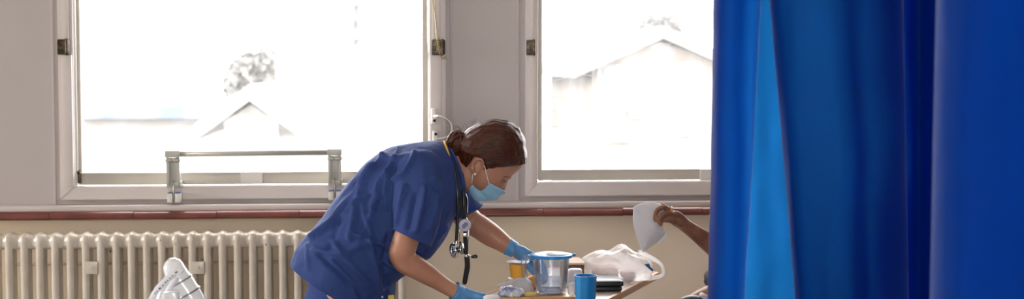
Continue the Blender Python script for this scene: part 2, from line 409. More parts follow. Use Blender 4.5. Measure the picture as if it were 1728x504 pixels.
b.tube([(xr0 - .05, YR + .158, c.z), (xr1 + .02, YR + .158, c.z)], .005, 8); obj('rear_pipe', b, M['rad'], rad)
b = MB(); b.tube([(xr1 - .01, YR + .06, zbot - .01), (xr1 - .01, YR + .06, .0)], .012, 10, dome=False); obj('foot', b, M['rad'], rad); b = MB()
b.tube([(xr0 + .01, YR + .06, zbot - .01), (xr0 + .01, YR + .06, .0)], .012, 10, dome=False); obj('foot', b, M['rad'], rad)
b = MB()
for (px, py) in ((270.5, 405), (296.5, 411), (449, 412.5), (186, 424)):
    c = P(px, py, YR - .003); obj('paint_chip', MB().ball(c + Vector((0, .003, 0)), .004, (.7, .5, 1.7), 2), M['chip'], rad)
# ---------------- opener bar across the first window
M['bar'] = mat('pale_grey_anodised', (182, 180, 172), .35, .1, var=.05)
M['steelc'] = mat('thin_steel', (150, 146, 140), .3, .8)
hb = thing('window_opener', 'grey pull bar with two hinged arms on the bottom rail of the left window', 'window opener', P(430, 325, WY - .06))
b = MB(); a = P(290, 259.5, WY - .085); c = P(566, 256.5, WY - .085); b.tube([a, c], .0105, 16, dome=False); obj('pull_bar', b, M['bar'], hb)
for px, py in ((291.5, 254), (564.5, 251)):
    b = MB(); c = P(px, py + 5.5, WY - .085)
    b.box((c.x - .027, c.y - .016, c.z - .012), (c.x + .027, c.y + .016, c.z + .013), .005)
    for sx in (-1, 1): b.tube([(c.x + sx*.012 - .008, c.y - .004, c.z - .022), (c.x + sx*.012 + .008, c.y - .004, c.z - .022)], .008, 10)
    h = .095
    for sx in (-1, 1):
        b.box((c.x + sx*.019 - .005, c.y, c.z - .022 - h), (c.x + sx*.019 + .005, c.y + .03, c.z - .012), .002)
    b.box((c.x - .016, c.y + .012, c.z - .02 - h*.9), (c.x + .016, c.y + .02, c.z - .016), .001)
    b.box((c.x - .026, c.y + .01, c.z - .03 - h), (c.x + .026, WY + .004, c.z - .008 - h), .003)
    ar = obj('hinged_arm', b, M['bar'], hb, auto=30)
    q = MB(); q.tube([(c.x, c.y + .012, c.z - .1), (c.x, c.y + .012, c.z - .178)], .0028, 8); obj('stay_rod', q, M['steelc'], ar)
    d = MB()
    for sx in (-1, 1): d.box((c.x + sx*.014 - .010, c.y + .008, c.z - .180), (c.x + sx*.014 + .010, WY - .0285, c.z - .146), .003)
    kp = obj('keeper_block', d, M['white_pl'], hb, auto=30)
    q = MB()
    for sx in (-1, 1): q.box((c.x + sx*.014 - .009, c.y + .009, c.z - .147), (c.x + sx*.014 + .009, WY - .029, c.z - .1445), .0005)
    obj('keeper_cap', q, mat('blue_plastic_cap', (70, 92, 150), .4), kp)
# ---------------- restrictor locks, cable, bead chain
def lock(px, py, label):
    c = P(px, py, WY - .043); b = MB()
    b.box((c.x - .010, c.y - .010, c.z - .030), (c.x + .010, c.y + .003, c.z + .030), .007, seg=4)
    t = thing('window_lock', label, 'window lock', c + Vector((0, 0, -.03)))
    obj('body', b, M['white_pl'], t)
    obj('keyhole', MB().ball(c + Vector((0.002, -.010, .017 if py > 220 else -.017)), .0055, (1, .4, 1)), M['dark'], t)
    return t, c
t, c = lock(732, 195.5, 'small white oval cable lock on window frame, upper of the two')
q = [P(733, 196, WY - .058), P(742, 195.5, WY - .075), P(752, 199, WY - .08), P(761, 208, WY - .08), P(762.5, 219, WY - .075), P(757, 229, WY - .07), P(746, 233, WY - .065), P(736, 235, WY - .058)]
t2, c2 = lock(734.5, 233.5, 'small white oval lock on window frame, lower one beside the bun')
cb = obj('restrictor_cable', MB().tube(q, .0021, 8, smooth=50), mat('white_cable', (228, 224, 212), .4), t)
obj('cable_plug', MB().tube([q[0] + Vector((0, .012, 0)), q[0], P(739, 195.5, WY - .07)], .005, 10), M['white_pl'], t)
b = MB(); pts = spline([list(P(x, y, WY - .055)) for x, y in ((729.5, -40), (730, 0), (733.5, 20), (737, 50), (741, 75), (746, 90), (753.5, 98))], 400)
acc = 0; last = Vector(pts[0])
for p in pts:
    p = Vector(p)
    if (p - last).length > .0085: b.ball(p, .0033, sub=1); last = p
pts2 = [P(x, y, WY - .05) for x, y in ((731, -40), (733, 0), (735, 40), (738, 72), (745, 97), (753.5, 98))]
b.tube(pts2, .0016, 6, smooth=40)
ch = obj('blind_chain', b, mat('brass_bead_chain', (176, 160, 118), .3, .6)); tag(ch, 'thin beaded blind chain hanging over the frame between the windows', 'chain')
c = P(751, 106, WY - .008); b = MB(); b.box((c.x - .008, c.y, c.z - .010), (c.x + .008, WY + .001, c.z + .012), .003); b.ball(c + Vector((.001, -.002, -.004)), .003, (1, .5, 1), 2, mi=1)
tag(obj('chain_cleat', b, [M['framepaint'], M['dark']]), 'tiny screwed plate on the panel just below the bead chain', 'bracket')

# ================================================================== OUTSIDE
ext = {}
ext['pale'] = mat('pale_render', (136, 134, 132), .9, var=.1, vscale=.7)  # plain render colour with random mottling
ext['slate'] = mat('blue_slate', (88, 100, 120), .8, rgb2=(120, 124, 130), vscale=1.5)
ext['blue'] = mat('blue_cladding', (92, 106, 132), .6, rgb2=(116, 124, 134), vscale=2)
ext['leaf'] = mat('winter_foliage', (112, 112, 110), .9, rgb2=(130, 128, 126), vscale=4)
ext['brick'] = mat('pale_brick', (122, 115, 108), .9, rgb2=(138, 134, 130), vscale=1.6)
ext['ground'] = mat('pale_paving', (122, 122, 120), .9)
def E(px, py, Y): return P(px, py, Y)
struct('terrace_ground', MB().box((-40, WY + .4, -4.2), (40, 70, -4.0)), ext['ground'], smooth=False)
# long garden wall with a slate coping
a = E(120, 178, 24); c = E(400, 200, 24); b = MB(); b.box((a.x - 9, 24, -4), (c.x, 24.5, a.z - .15), mi=0); b.box((a.x - 9, 23.8, c.z), (c.x + .1, 24.7, a.z), .03, mi=1)
tag(obj('boundary_wall', b, [ext['pale'], ext['slate']], smooth=False), 'long pale wall with blue grey coping, far outside the left window', 'wall')
# gabled house
def house(name, label, pxa, pxb, pyeave, pyridge, Y, mw, mr, wins=()):
    l = E(pxa, pyeave, Y); r = E(pxb, pyeave, Y); rd = E((pxa + pxb)/2, pyridge, Y)
    t = thing(name, label, 'building', ((l.x + r.x)/2, Y + 2, -4))
    mxx = rd.x; b = MB()
    b.add([(l.x, Y, -4), (r.x, Y, -4), (r.x, Y, l.z), (mxx, Y, rd.z), (l.x, Y, l.z), (l.x, Y + 6, -4), (r.x, Y + 6, -4), (r.x, Y + 6, l.z), (mxx, Y + 6, rd.z), (l.x, Y + 6, l.z)],
          [(0, 1, 2, 3, 4), (9, 8, 7, 6, 5), (0, 4, 9, 5), (1, 6, 7, 2), (0, 5, 6, 1), (4, 3, 8, 9), (3, 2, 7, 8)])
    obj('walls', b, mw, t, smooth=False)
    b = MB(); th = .18
    for (x0, z0, x1, z1) in ((l.x - .3, l.z - .2, mxx, rd.z + .05), (r.x + .3, l.z - .2, mxx, rd.z + .05)):
        b.add([(x0, Y - .25, z0), (x1, Y - .25, z1), (x1, Y - .25, z1 + th), (x0, Y - .25, z0 + th), (x0, Y + 6.2, z0), (x1, Y + 6.2, z1), (x1, Y + 6.2, z1 + th), (x0, Y + 6.2, z0 + th)],
              [(0, 1, 2, 3), (7, 6, 5, 4), (0, 4, 5, 1), (3, 2, 6, 7), (1, 5, 6, 2), (0, 3, 7, 4)])
    obj('roof', b, mr, t, smooth=False)
    for (x0, y0, x1, y1) in wins:
        p, q = E(x0, y0, Y), E(x1, y1, Y); b = MB(); b.box((p.x, Y - .06, q.z), (q.x, Y + .02, p.z), .02)
        f = obj('window', b, ext['pale'], t, smooth=False)
        obj('pane', MB().box((p.x + .1, Y - .09, q.z + .1), (q.x - .1, Y - .055, p.z - .1)), ext['blue'], f, smooth=False)
    return t
house('gabled_house', 'pale gabled house behind the opener bar of the left window', 378, 470, 205, 176, 17, ext['pale'], ext['pale'], ((395, 222, 412, 246), (432, 222, 450, 246)))
house('rendered_house', 'tall pale house with blue panels in the right half of left window', 505, 760, 92, 60, 28, ext['pale'], ext['pale'], ((515, 92, 585, 116), (508, 120, 545, 165), (552, 170, 590, 200), (640, 90, 665, 120)))
house('brick_house', 'pale brick house beyond the netting outside right window', 1000, 1230, 108, 70, 22, ext['brick'], ext['pale'], ((1006, 107, 1094, 148), (1060, 165, 1092, 200), (1130, 160, 1170, 230), (1030, 210, 1062, 240)))
def tree(px, py, Y, r, label):
    c = E(px, py, Y); t = thing('bare_tree', label, 'tree', (c.x, Y, -4), 'trees beyond the windows')
    b = MB(); b.tube([(c.x, Y, -4), (c.x + .1, Y, c.z - r*.3), (c.x, Y, c.z + r*.5)], [.22, .14, .04], 8)
    for k in range(9):
        a = k*2.4; z0 = c.z - r*.6 + k*r*.12
        b.tube([(c.x, Y, z0), (c.x + math.cos(a)*r*.7, Y + math.sin(a)*r*.7, z0 + r*.5)], [.06, .015], 6)
    obj('trunk', b, ext['leaf'], t)
    b = MB(); rnd = random.Random(int(px))
    for k in range(2600):
        d = Vector((rnd.gauss(0, 1), rnd.gauss(0, 1), rnd.gauss(0, 1))).normalized()*r*rnd.random()**.5
        p = Vector((c.x, Y, c.z)) + Vector((d.x, d.y, d.z*1.1)); s = .09*rnd.uniform(.6, 1.3)
        u = Vector((rnd.gauss(0, 1), rnd.gauss(0, 1), rnd.gauss(0, 1))).normalized()*s; v = Vector((rnd.gauss(0, 1), rnd.gauss(0, 1), rnd.gauss(0, 1))).normalized()*s
        b.add([p - u, p - v, p + u, p + v], [(0, 1, 2, 3)])
    o = obj('foliage', b, ext['leaf'], t, smooth=False)
tree(437, 142, 26.2, .6, 'small pale leafy tree above the gabled house roof')
tree(625, 60, 40, 1.5, 'pale leafy tree by the tall house, right side of left window')
tree(1112, 56, 30, .45, 'pale leafy tree top above the brick house, right window')
# bird netting outside the right window: sagging square mesh
b = MB(); x0, x1 = w2['gl'] - .05, w2['gr'] + .05; Yn = 6.6
for k in range(22):
    z = .9 + k*.075; b.tube([(lerp(x0 - .2, x1 + .4, i/36), Yn + .02*math.sin(i*.5), z + .012*math.sin(i*1.3 + k) - .004*abs((i % 6) - 3)) for i in range(37)], .0011, 4, dome=False)
for k in range(22):
    x = lerp(x0 - .2, x1 + .4, k/21); b.tube([(x + .008*math.sin(j*1.7 + k), Yn, lerp(.8, 2.6, j/12)) for j in range(13)], .0006, 4, dome=False)
tag(obj('bird_netting', b, mat('grey_netting_cord', (120, 116, 112), .8)), 'sagging bird netting stretched outside the right window', 'netting', kind='stuff')

# ================================================================== CURTAINS
def curtain_sheet(cols, n_u, ztop, zbot, hem=False, wob=.007, seed=0):
    """cols: (px at row 0, px at row 504, Y top, Y bottom)"""
    sp = spline(cols, n_u); b = MB(); rows = 90; R = []
    zt = P(1400, 0, 3.3).z; zl = P(1400, 504, 3.3).z
    for j in range(rows + 1):
        z = lerp(ztop, zbot, j/rows); r = []
        for i, (pt, pb, yt, yb) in enumerate(sp):
            A = P(pt, 0, yt); B = P(pb, 504, yb)
            t = (A.z - z)/(A.z - B.z); t = max(-.4, min(2.2, t))
            tt = t if t < 1 else 1 + (t - 1)*.4
            x = lerp(A.x, B.x, tt); y = lerp(A.y, B.y, tt)
            w = fbm((x*1.0 + seed, z*.35, y), 5, 3)*wob*2 + fbm((x, z*1.0, y + seed), 14, 2)*wob*.5
            r.append(Vector((x + w*.5, y + w*1.2, z)))
        R.append(r)
    b.rings(R, False, closed=False); return b
M['curt'] = cloth('royal_blue_curtain', (0, 30, 78), .60, (36, 150, 240), .6, 1.0, 700, .25, .16, .12, tint=(225, 228, 240))
A = [(1210, 1203, 3.34, 3.34), (1203, 1195, 3.30, 3.30), (1214, 1208, 3.25, 3.25), (1235, 1228, 3.235, 3.235), (1262, 1246, 3.25, 3.25), (1283, 1258, 3.29, 3.29), (1281, 1254, 3.33, 3.33),
     (1250, 1225, 3.36, 3.36), (1216, 1212, 3.40, 3.40), (1222, 1225, 3.47, 3.47), (1262, 1268, 3.50, 3.50), (1290, 1310, 3.485, 3.47), (1312, 1350, 3.46, 3.44), (1320, 1364, 3.42, 3.41), (1306, 1350, 3.37, 3.36), (1299, 1343, 3.33, 3.33), (1311, 1348, 3.285, 3.285), (1328, 1356, 3.262, 3.262),
     (1345, 1370, 3.24, 3.24), (1380, 1398, 3.215, 3.21), (1430, 1440, 3.20, 3.19), (1480, 1490, 3.215, 3.21), (1516, 1524, 3.25, 3.25), (1524, 1533, 3.30, 3.30), (1500, 1505, 3.345, 3.345), (1420, 1425, 3.36, 3.36), (1375, 1382, 3.38, 3.38), (1385, 1392, 3.405, 3.405), (1440, 1445, 3.41, 3.41), (1500, 1502, 3.41, 3.41), (1508, 1510, 3.43, 3.43), (1440, 1442, 3.445, 3.445), (1378, 1385, 3.455, 3.455),
     (1385, 1390, 3.475, 3.475), (1450, 1450, 3.48, 3.48), (1515, 1515, 3.475, 3.475), (1522, 1522, 3.49, 3.49), (1450, 1450, 3.50, 3.50), (1372, 1385, 3.505, 3.505), (1380, 1392, 3.525, 3.525), (1450, 1450, 3.53, 3.53), (1535, 1535, 3.51, 3.51), (1560, 1560, 3.45, 3.45), (1610, 1610, 3.44, 3.44), (1630, 1630, 3.47, 3.47), (1600, 1600, 3.51, 3.51), (1535, 1535, 3.545, 3.545), (1490, 1490, 3.56, 3.56), (1500, 1500, 3.58, 3.58), (1560, 1560, 3.585, 3.585), (1610, 1610, 3.60, 3.60), (1620, 1620, 3.64, 3.64), (1560, 1560, 3.66, 3.66), (1500, 1500, 3.69, 3.69), (1520, 1520, 3.72, 3.72), (1620, 1620, 3.70, 3.70), (1680, 1680, 3.55, 3.55), (1700, 1700, 3.42, 3.42), (1760, 1760, 3.44, 3.44), (1820, 1820, 3.38, 3.38), (1880, 1880, 3.34, 3.34)]  # many of these rear folds are unseen layers added to darken the front
ct = thing('privacy_curtain', 'royal blue pleated privacy curtain whose left edge meets the right window', 'curtain', (P(1400, 250, 3.35).x, 3.35, .28))
obj('drape', curtain_sheet(A, 520, 2.55, .28, seed=1), M['curt'], ct)
B = [(1660, 1655, 2.60, 2.60), (1800, 1800, 2.595, 2.595), (1990, 1990, 2.59, 2.59), (2000, 2000, 2.565, 2.565), (1800, 1800, 2.56, 2.56), (1650, 1645, 2.555, 2.555), (1655, 1650, 2.53, 2.53), (1800, 1800, 2.535, 2.535), (1975, 1975, 2.54, 2.54), (1980, 1980, 2.52, 2.52), (1800, 1800, 2.51, 2.51), (1660, 1655, 2.50, 2.50), (1645, 1640, 2.47, 2.47), (1780, 1780, 2.455, 2.455), (1930, 1930, 2.45, 2.45), (1940, 1940, 2.42, 2.42), (1800, 1800, 2.41, 2.41), (1660, 1655, 2.405, 2.405), (1615, 1608, 2.40, 2.40), (1590, 1580, 2.375, 2.375), (1580, 1570, 2.34, 2.34), (1581, 1571, 2.30, 2.30), (1590, 1580, 2.265, 2.265), (1612, 1598, 2.235, 2.235), (1640, 1624, 2.215, 2.215), (1680, 1670, 2.21, 2.21), (1720, 1715, 2.22, 2.22),  # unseen back folds come first, added to block light through the cloth
     (1760, 1760, 2.25, 2.25), (1790, 1790, 2.30, 2.30), (1830, 1830, 2.33, 2.33), (1880, 1880, 2.30, 2.30), (1920, 1920, 2.23, 2.23), (1980, 1980, 2.21, 2.21)]
ct2 = thing('privacy_curtain', 'nearer navy blue curtain at the right border with a pale lit fold', 'curtain', (P(1760, 250, 2.3).x, 2.3, .28))
obj('drape', curtain_sheet(B, 460, 2.55, .28, seed=5), M['curt'], ct2)
# ceiling rail and hooks that carry both curtains
M['alu'] = mat('white_aluminium', (220, 220, 218), .35, .3)
for (o, y, x0, x1) in ((ct, 3.35, P(1190, 0, 3.35).x, P(1890, 0, 3.35).x), (ct2, 2.3, P(1570, 0, 2.3).x, P(1990, 0, 2.3).x)):
    b = MB(); n = 12
    for k in range(n + 1): obj('curtain_hook', MB().tube([(lerp(x0, x1, k/n), y, 2.54), (lerp(x0, x1, k/n), y, 2.578)], .004, 6), M['alu'], o)
for y, x0, x1, lb in ((3.35, P(1150, 0, 3.35).x, XR, 'white ceiling rail carrying the blue curtain by the right window'), (2.3, P(1540, 0, 2.3).x, XR, 'white ceiling rail carrying the nearer blue curtain')):
    b = MB(); b.box((x0, y - .014, 2.585), (x1, y + .014, 2.61), .003)
    k = x0 + .1
    while k < x1: b.tube([(k, y, 2.6), (k, y, ZC)], .006, 8, dome=False); k += 1.0
    tag(obj('curtain_rail', b, M['alu'], auto=30), lb, 'curtain rail')
# unseen ceiling luminaire, added to house the fill lamp
cl = thing('ceiling_fill_lamp', 'slim white ceiling strip light, unseen, added to brighten the ward', 'light', (.2, 2.6, 2.73)); b = MB(); b.box((-.45, 2.43, 2.745), (.85, 2.77, ZC), .01); obj('housing', b, M['alu'], cl, auto=30)

#@@PART2@@
# ================================================================== NURSE
YN = 4.45
MPP = (P(701, 300, YN) - P(700, 300, YN)).length
def N(px, py, dy=0.): return P(px, py, YN) + Vector((0, dy, 0))
def topx(p):
    d = RM.transposed() @ (Vector(p) - Vector((0, 0, CAMZ))); return 864 - F*d.x/d.z, 252 + F*d.y/d.z
def segd(p, a, b):
    ax, ay = a; bx, by = b; t = ((p[0] - ax)*(bx - ax) + (p[1] - ay)*(by - ay))/max(1e-9, (bx - ax)**2 + (by - ay)**2)
    t = max(0, min(1, t)); return math.hypot(p[0] - ax - t*(bx - ax), p[1] - ay - t*(by - ay)), t
def polyd(p, pl): return min(segd(p, pl[i], pl[i + 1])[0] for i in range(len(pl) - 1))
def inside(p, poly):
    c = False; n = len(poly)
    for i in range(n):
        (x1, y1), (x2, y2) = poly[i], poly[(i + 1) % n]
        if (y1 > p[1]) != (y2 > p[1]) and p[0] < (x2 - x1)*(p[1] - y1)/(y2 - y1) + x1: c = not c
    return c
def sdist(p, poly):
    d = polyd(p, poly + [poly[0]]); return d if inside(p, poly) else -d
M['skin'] = mat('warm_skin', (184, 132, 108), .42, rgb2=(170, 116, 92), vscale=14, bump=.15, bscale=220, sss=.12)
M['scrub'] = cloth('navy_scrub_cotton', (50, 68, 122), 0, None, .8, .25, 1200, .25, .8, .2, tint=(150, 160, 200))
M['trous'] = cloth('navy_trouser_cotton', (48, 66, 122), 0, None, .8, .3, 1200, .25, .3, .2)
M['hair'] = mat('dark_brown_hair', (84, 38, 20), .36, rgb2=(42, 20, 14), vscale=30, vec=(1.2, 9, 9), bump=.35, bscale=120, detail=6, spec=.35)
M['glove'] = mat('blue_nitrile', (92, 152, 208), .45, var=.16, vscale=40, bump=1, bscale=60)
M['maskb'] = mat('light_blue_mask_fabric', (146, 192, 220), .8, var=.05, vscale=20, bump=.3, bscale=300)
M['whitec'] = mat('white_elastic', (228, 224, 222), .7)
nurse = thing('nurse', 'person in navy scrubs, blue gloves and face mask, bending over the bedside table', 'person', (N(600, 504).x, YN, 0))

def tb_loft(b, st, n_s, n_a, disp=None, cap=True, ex=1.0, jit=None):
    """st rows: Tx,Ty,Bx,By,half width m, centre dy"""
    sp = spline(st, n_s); R = []
    for i, (tx, ty, bx, by, w, dy) in enumerate(sp):
        T = N(tx, ty); B_ = N(bx, by); c = (T + B_)/2; a = (T - B_)/2; r = []
        for k in range(n_a):
            th = 2*math.pi*k/n_a; ca, sa = math.cos(th), math.sin(th)
            ca2 = math.copysign(abs(ca)**ex, ca); sa2 = math.copysign(abs(sa)**ex, sa)
            p = c + a*ca2 + Vector((0, -w*sa2 + dy, 0)); nrm = (a.normalized()*ca + Vector((0, -sa, 0)))
            if disp: p = p + nrm*disp(p, sa, i/(n_s - 1))
            r.append(p)
        R.append(r)
    b.rings(R, cap); return b
TORSO = [(491, 441, 630, 522, .205, 0), (502, 416, 654, 494, .210, 0), (522, 392, 668, 476, .205, 0), (547, 360, 684, 462, .190, 0), (572, 327, 701, 452, .166, 0), (598, 296, 724, 436, .166, 0),
         (624, 269, 741, 416, .172, 0), (652, 252, 752, 398, .182, .01), (686, 243, 763, 374, .180, .01), (716, 239, 775, 350, .150, .01), (741, 238, 786, 326, .100, .01), (755, 243, 789, 306, .072, .01)]
NEARF = [([(663, 273), (667, 302), (664, 340), (664, 381)], 2.5, -.006), ([(662, 277), (638, 309), (628, 350)], 3.5, .012), ([(650, 262), (617, 300), (600, 345), (590, 400)], 5, .010),
         ([(655, 290), (648, 320), (650, 350)], 3, .008), ([(631, 281), (596, 323), (560, 370), (530, 400)], 4, .010), ([(640, 330), (622, 372), (632, 437), (641, 488)], 3.5, .012), ([(655, 400), (648, 440), (652, 480)], 4, -.014),
         ([(560, 405), (598, 451), (618, 473)], 4, .010), ([(526, 404), (541, 392), (590, 350), (620, 330)], 3, .010), ([(519, 412), (520, 455)], 3, .006), ([(530, 422), (580, 428), (630, 404)], 5, .008), ([(540, 430), (575, 462), (610, 500)], 4, -.009),
         ([(660, 392), (690, 425), (720, 440)], 4, -.009), ([(605, 300), (575, 360), (555, 420)], 5, -.008), ([(640, 440), (670, 450), (700, 452)], 3, .009), ([(600, 395), (640, 410), (675, 432)], 3.5, .009), ([(612, 345), (618, 380), (605, 410)], 3, .008),
         ([(560, 440), (590, 470), (600, 500)], 3, .008), ([(700, 420), (730, 405), (752, 380)], 3, .010), ([(680, 440), (715, 425)], 3, -.008), ([(600, 280), (580, 300), (560, 335)], 3, .007), ([(640, 262), (660, 268), (690, 262), (720, 264)], 4, .006), ([(672, 248), (668, 262), (663, 273)], 2.5, .006)]
def tdisp(p, sa, s):
    q = topx(p); d = 0
    if sa > -.1:
        for pl, w, a in NEARF:
            e = polyd(q, pl)
            if e < 3*w: d += 1.35*a*math.exp(-(e/w)**2)*min(1, max(0, sa + .1)*2.2)
    v = Vector((p.x*.7 + p.z*.7, p.y, (p.x*.7 - p.z*.7)*.35))
    d += fbm(v, 7)*.0055*(1 if abs(sa) > .2 else .45) + fbm(v + Vector((3, 1, 2)), 17)*.002
    return d
# --- body: one continuous surface (head, neck, trunk, arms, hands, legs)
HC = (828, 268)
SKIN = [(882, 262), (882, 274), (880, 282), (875, 287), (870, 291), (864, 296), (860, 300), (856.5, 305.5), (856.5, 311), (853, 317), (850, 321), (846, 324), (842, 327), (838, 331), (826, 333.5), (812, 331), (798, 321), (788, 306), (778, 290), (772, 272), (772, 250), (780, 228), (797, 213), (820, 207), (848, 208), (868, 221), (879, 240)]
HAIRP = [(889, 264), (888, 276), (880, 281), (866, 283), (850, 286), (835, 294), (820, 290), (805, 290), (792, 290), (780, 287), (770, 272), (769, 250), (775, 234), (788, 218), (808, 207), (834, 200.5), (857, 203), (875, 214), (886, 235)]
def rpoly(ang, poly):
    dx, dy = math.cos(ang), math.sin(ang); best = 30
    for i in range(len(poly)):
        x1, y1 = poly[i][0] - HC[0], poly[i][1] - HC[1]; x2, y2 = poly[(i + 1) % len(poly)][0] - HC[0], poly[(i + 1) % len(poly)][1] - HC[1]
        ex, ey = x2 - x1, y2 - y1; den = dx*ey - dy*ex
        if abs(den) < 1e-9: continue
        t = (x1*ey - y1*ex)/den; u = (x1*dy - y1*dx)/den
        if t > 0 and -1e-6 <= u <= 1 + 1e-6: best = t; break
    return best
def pexp(ang):
    """narrower towards nose, jaw and chin (angles measured down the picture)"""
    a = math.degrees(ang) % 360
    return .62 + .5*math.exp(-((a - 62)/30)**2) + .15*math.exp(-((a - 110)/40)**2)
HW = .071
def headpt(ang, psi, poly, w, grow=0):
    r = rpoly(ang, poly) + grow; c = max(0, math.cos(psi))**pexp(ang)
    x, y = HC[0] + r*c*math.cos(ang), HC[1] + r*c*math.sin(ang)
    return N(x, y, -w*math.sin(psi))
def skin_dy(px, py, w=HW, poly=SKIN):
    ang = math.atan2(py - HC[1], px - HC[0]); rho = math.hypot(px - HC[0], py - HC[1])/rpoly(ang, poly)
    rho = min(.999, rho); c = rho**(1/pexp(ang)); return -w*math.sqrt(max(0, 1 - c*c))
def head_grid(b, poly, w, na=120, npz=48, fn=None):
    R = []
    for j in range(1, npz):
        psi = -math.pi/2 + math.pi*j/npz; r = []
        for i in range(na):
            a = 2*math.pi*i/na; p = headpt(a, psi, poly, w)
            if fn: p = fn(a, psi, p)
            r.append(p)
        R.append(r)
    b.rings(R, True)
body = MB(); head_grid(body, SKIN, HW)
# eye sockets are shallow; brow, cheek and nose wings as soft swellings
for sgn in (1, -1):
    for (px, py, r, out) in ((845, 314, .012, .004), (858, 298, .007, .001), (848, 321, .006, .002)):
        d = skin_dy(px, py); body.ball(N(px, py, sgn*(d + .6*r) if sgn == 1 else -(d + .6*r)), r, (1.2, .8, 1), 2)
    ey = -HW*1.0*sgn
    ec = (803.5, 279)
    hel = [(812, 279), (813, 271), (808, 265.5), (801, 266), (796, 272), (795.5, 280), (797, 288), (799.5, 293), (803, 291)]
    sp = spline([list(N(x, y, ey - sgn*(.006 if k not in (0, 8) else .0))) for k, (x, y) in enumerate(hel)], 30)
    body.tube(sp, .0042, 8)
    body.ball(N(804, 279, ey + sgn*.004), .012, (1, .5, 1.5), 2)
    body.ball(N(799.5, 291, ey - sgn*.003), .0055, (1, .8, 1.2), 2)
body.tube([N(806, 285), N(788, 293), N(768, 290), N(745, 295, .01)], [.052, .053, .058, .075], 28, smooth=12)
tb_loft(body, [((tx*.8 + bx*.2), (ty*.8 + by*.2) + 4, (bx*.8 + tx*.2), (by*.8 + ty*.2) - 3, w*.76, dy) for tx, ty, bx, by, w, dy in TORSO[1:]], 40, 40)
NS_ = -.165; FS_ = .165
# near (right) arm
near_arm = [(712, 296, NS_ + .045, .042), (710, 325, NS_ + .02, .041), (700, 360, NS_ - .0, .042), (686, 388, NS_ - .008, .0385), (681, 403, NS_ - .006, .0385), (677, 416, NS_ - .004, .0375), (685, 429, NS_, .0365), (700, 438, NS_ + .004, .034), (720, 450.5, NS_ + .008, .0305), (736, 461, NS_ + .012, .026), (751, 471, NS_ + .014, .0228), (764, 478.5, NS_ + .016, .0222), (772, 482, NS_ + .018, .0225)]
body.tube([list(N(x, y, d)) for x, y, d, r in near_arm], [r for *_, r in near_arm], 24, smooth=44)
far_arm = [(735, 300, FS_ - .02, .05), (760, 335, FS_ + .01, .048), (782, 364, FS_ + .01, .043), (800, 384, FS_ + .01, .0395), (815, 393, FS_, .038), (833, 405, FS_ - .01, .037), (850, 416, FS_ - .02, .031), (862, 424, FS_ - .03, .0265), (872, 429, FS_ - .034, .024)]
body.tube([list(N(x, y, d)) for x, y, d, r in far_arm], [r for *_, r in far_arm], 24, smooth=44)
def hand_shells(b, wrist, palm_end, side, fingers, thumb, g=0., pr=(.021, .034), rf=.0085, wr=.024):
    """wrist, palm_end world points; side unit vector across the palm; fingers = list of point chains; thumb chain"""
    side = side.normalized(); ax = (palm_end - wrist).normalized(); R = []
    for t, hw, th in ((-.35, wr, wr*.9), (-.05, wr*1.02, wr*.85), (.2, pr[1]*.86, pr[0]*.95), (.5, pr[1], pr[0]), (.8, pr[1]*1.05, pr[0]*.86), (1, pr[1]*1.0, pr[0]*.7), (1.08, pr[1]*.85, pr[0]*.45)):
        c = wrist.lerp(palm_end, t); nn = ax.cross(side); R.append([c + side*(hw + g)*math.cos(a) + nn*(th*.85 + g)*math.sin(a) for a in [2*math.pi*k/24 for k in range(24)]])
    b.rings(R)
    for ch, s in fingers:
        n = len(ch); b.tube(ch, [(rf + g)*s*lerp(1.05, .82, k/(n - 1)) for k in range(n)], 12, smooth=14)
    n = len(thumb); b.tube(thumb, [(rf + g)*x for x in ((1.75, 1.45, 1.2, 1.05, .9)[:n])], 12, smooth=14)
def near_hand(b, g):
    w = N(771, 481.5, NS_ + .018); pe = N(797, 494, NS_ + .05); ax = (pe - w).normalized()
    side = Vector((-.12, .92, .30)); side = side - ax*side.dot(ax)
    fs = []
    for k, (o, l) in enumerate(((-.026, 1.0), (-.009, 1.08), (.009, 1.0), (.026, .82))):
        base = pe + side.normalized()*o - ax*.012; ch = [base, base + ax*.026*l, base + ax*.042*l + Vector((.012*l, .002, -.022*l)), base + ax*.046*l + Vector((.034*l, .004, -.030*l)), base + ax*.046*l + Vector((.050*l, .005, -.026*l))]
        fs.append((ch, 1.0 if k < 3 else .88))
    th = [N(780, 481, NS_ + .02), N(797, 484.5, NS_ + .005), N(812, 487, NS_ + .004), N(824, 490, NS_ + .006), N(831, 493, NS_ + .01)]
    hand_shells(b, w, pe, side, fs, th, g)
def far_hand(b, g):
    w = N(871, 428.5, FS_ - .034); pe = N(900, 443, FS_ - .05); ax = (pe - w).normalized()
    side = Vector((.05, -.80, .55)); side = side - ax*side.dot(ax); fs = []
    for k, (o, l) in enumerate(((-.026, .82), (-.009, 1.0), (.009, 1.08), (.026, 1.0))):
        base = pe + side.normalized()*o - ax*.012; ch = [base, base + ax*.032*l, base + ax*.052*l + Vector((.002, -.006, -.016*l)), base + ax*.056*l + Vector((.004, -.010, -.036*l)), base + ax*.054*l + Vector((.003, -.014, -.050*l))]
        fs.append((ch, 1.0 if k else .88))
    th = [N(880, 432, FS_ - .06), N(889, 443, FS_ - .085), N(897, 455, FS_ - .1), N(905, 464, FS_ - .105), N(910, 470, FS_ - .105)]
    hand_shells(b, w, pe, side, fs, th, g)
near_hand(body, -.0012); far_hand(body, -.0012)
hip = N(585, 500)
LEGS = []
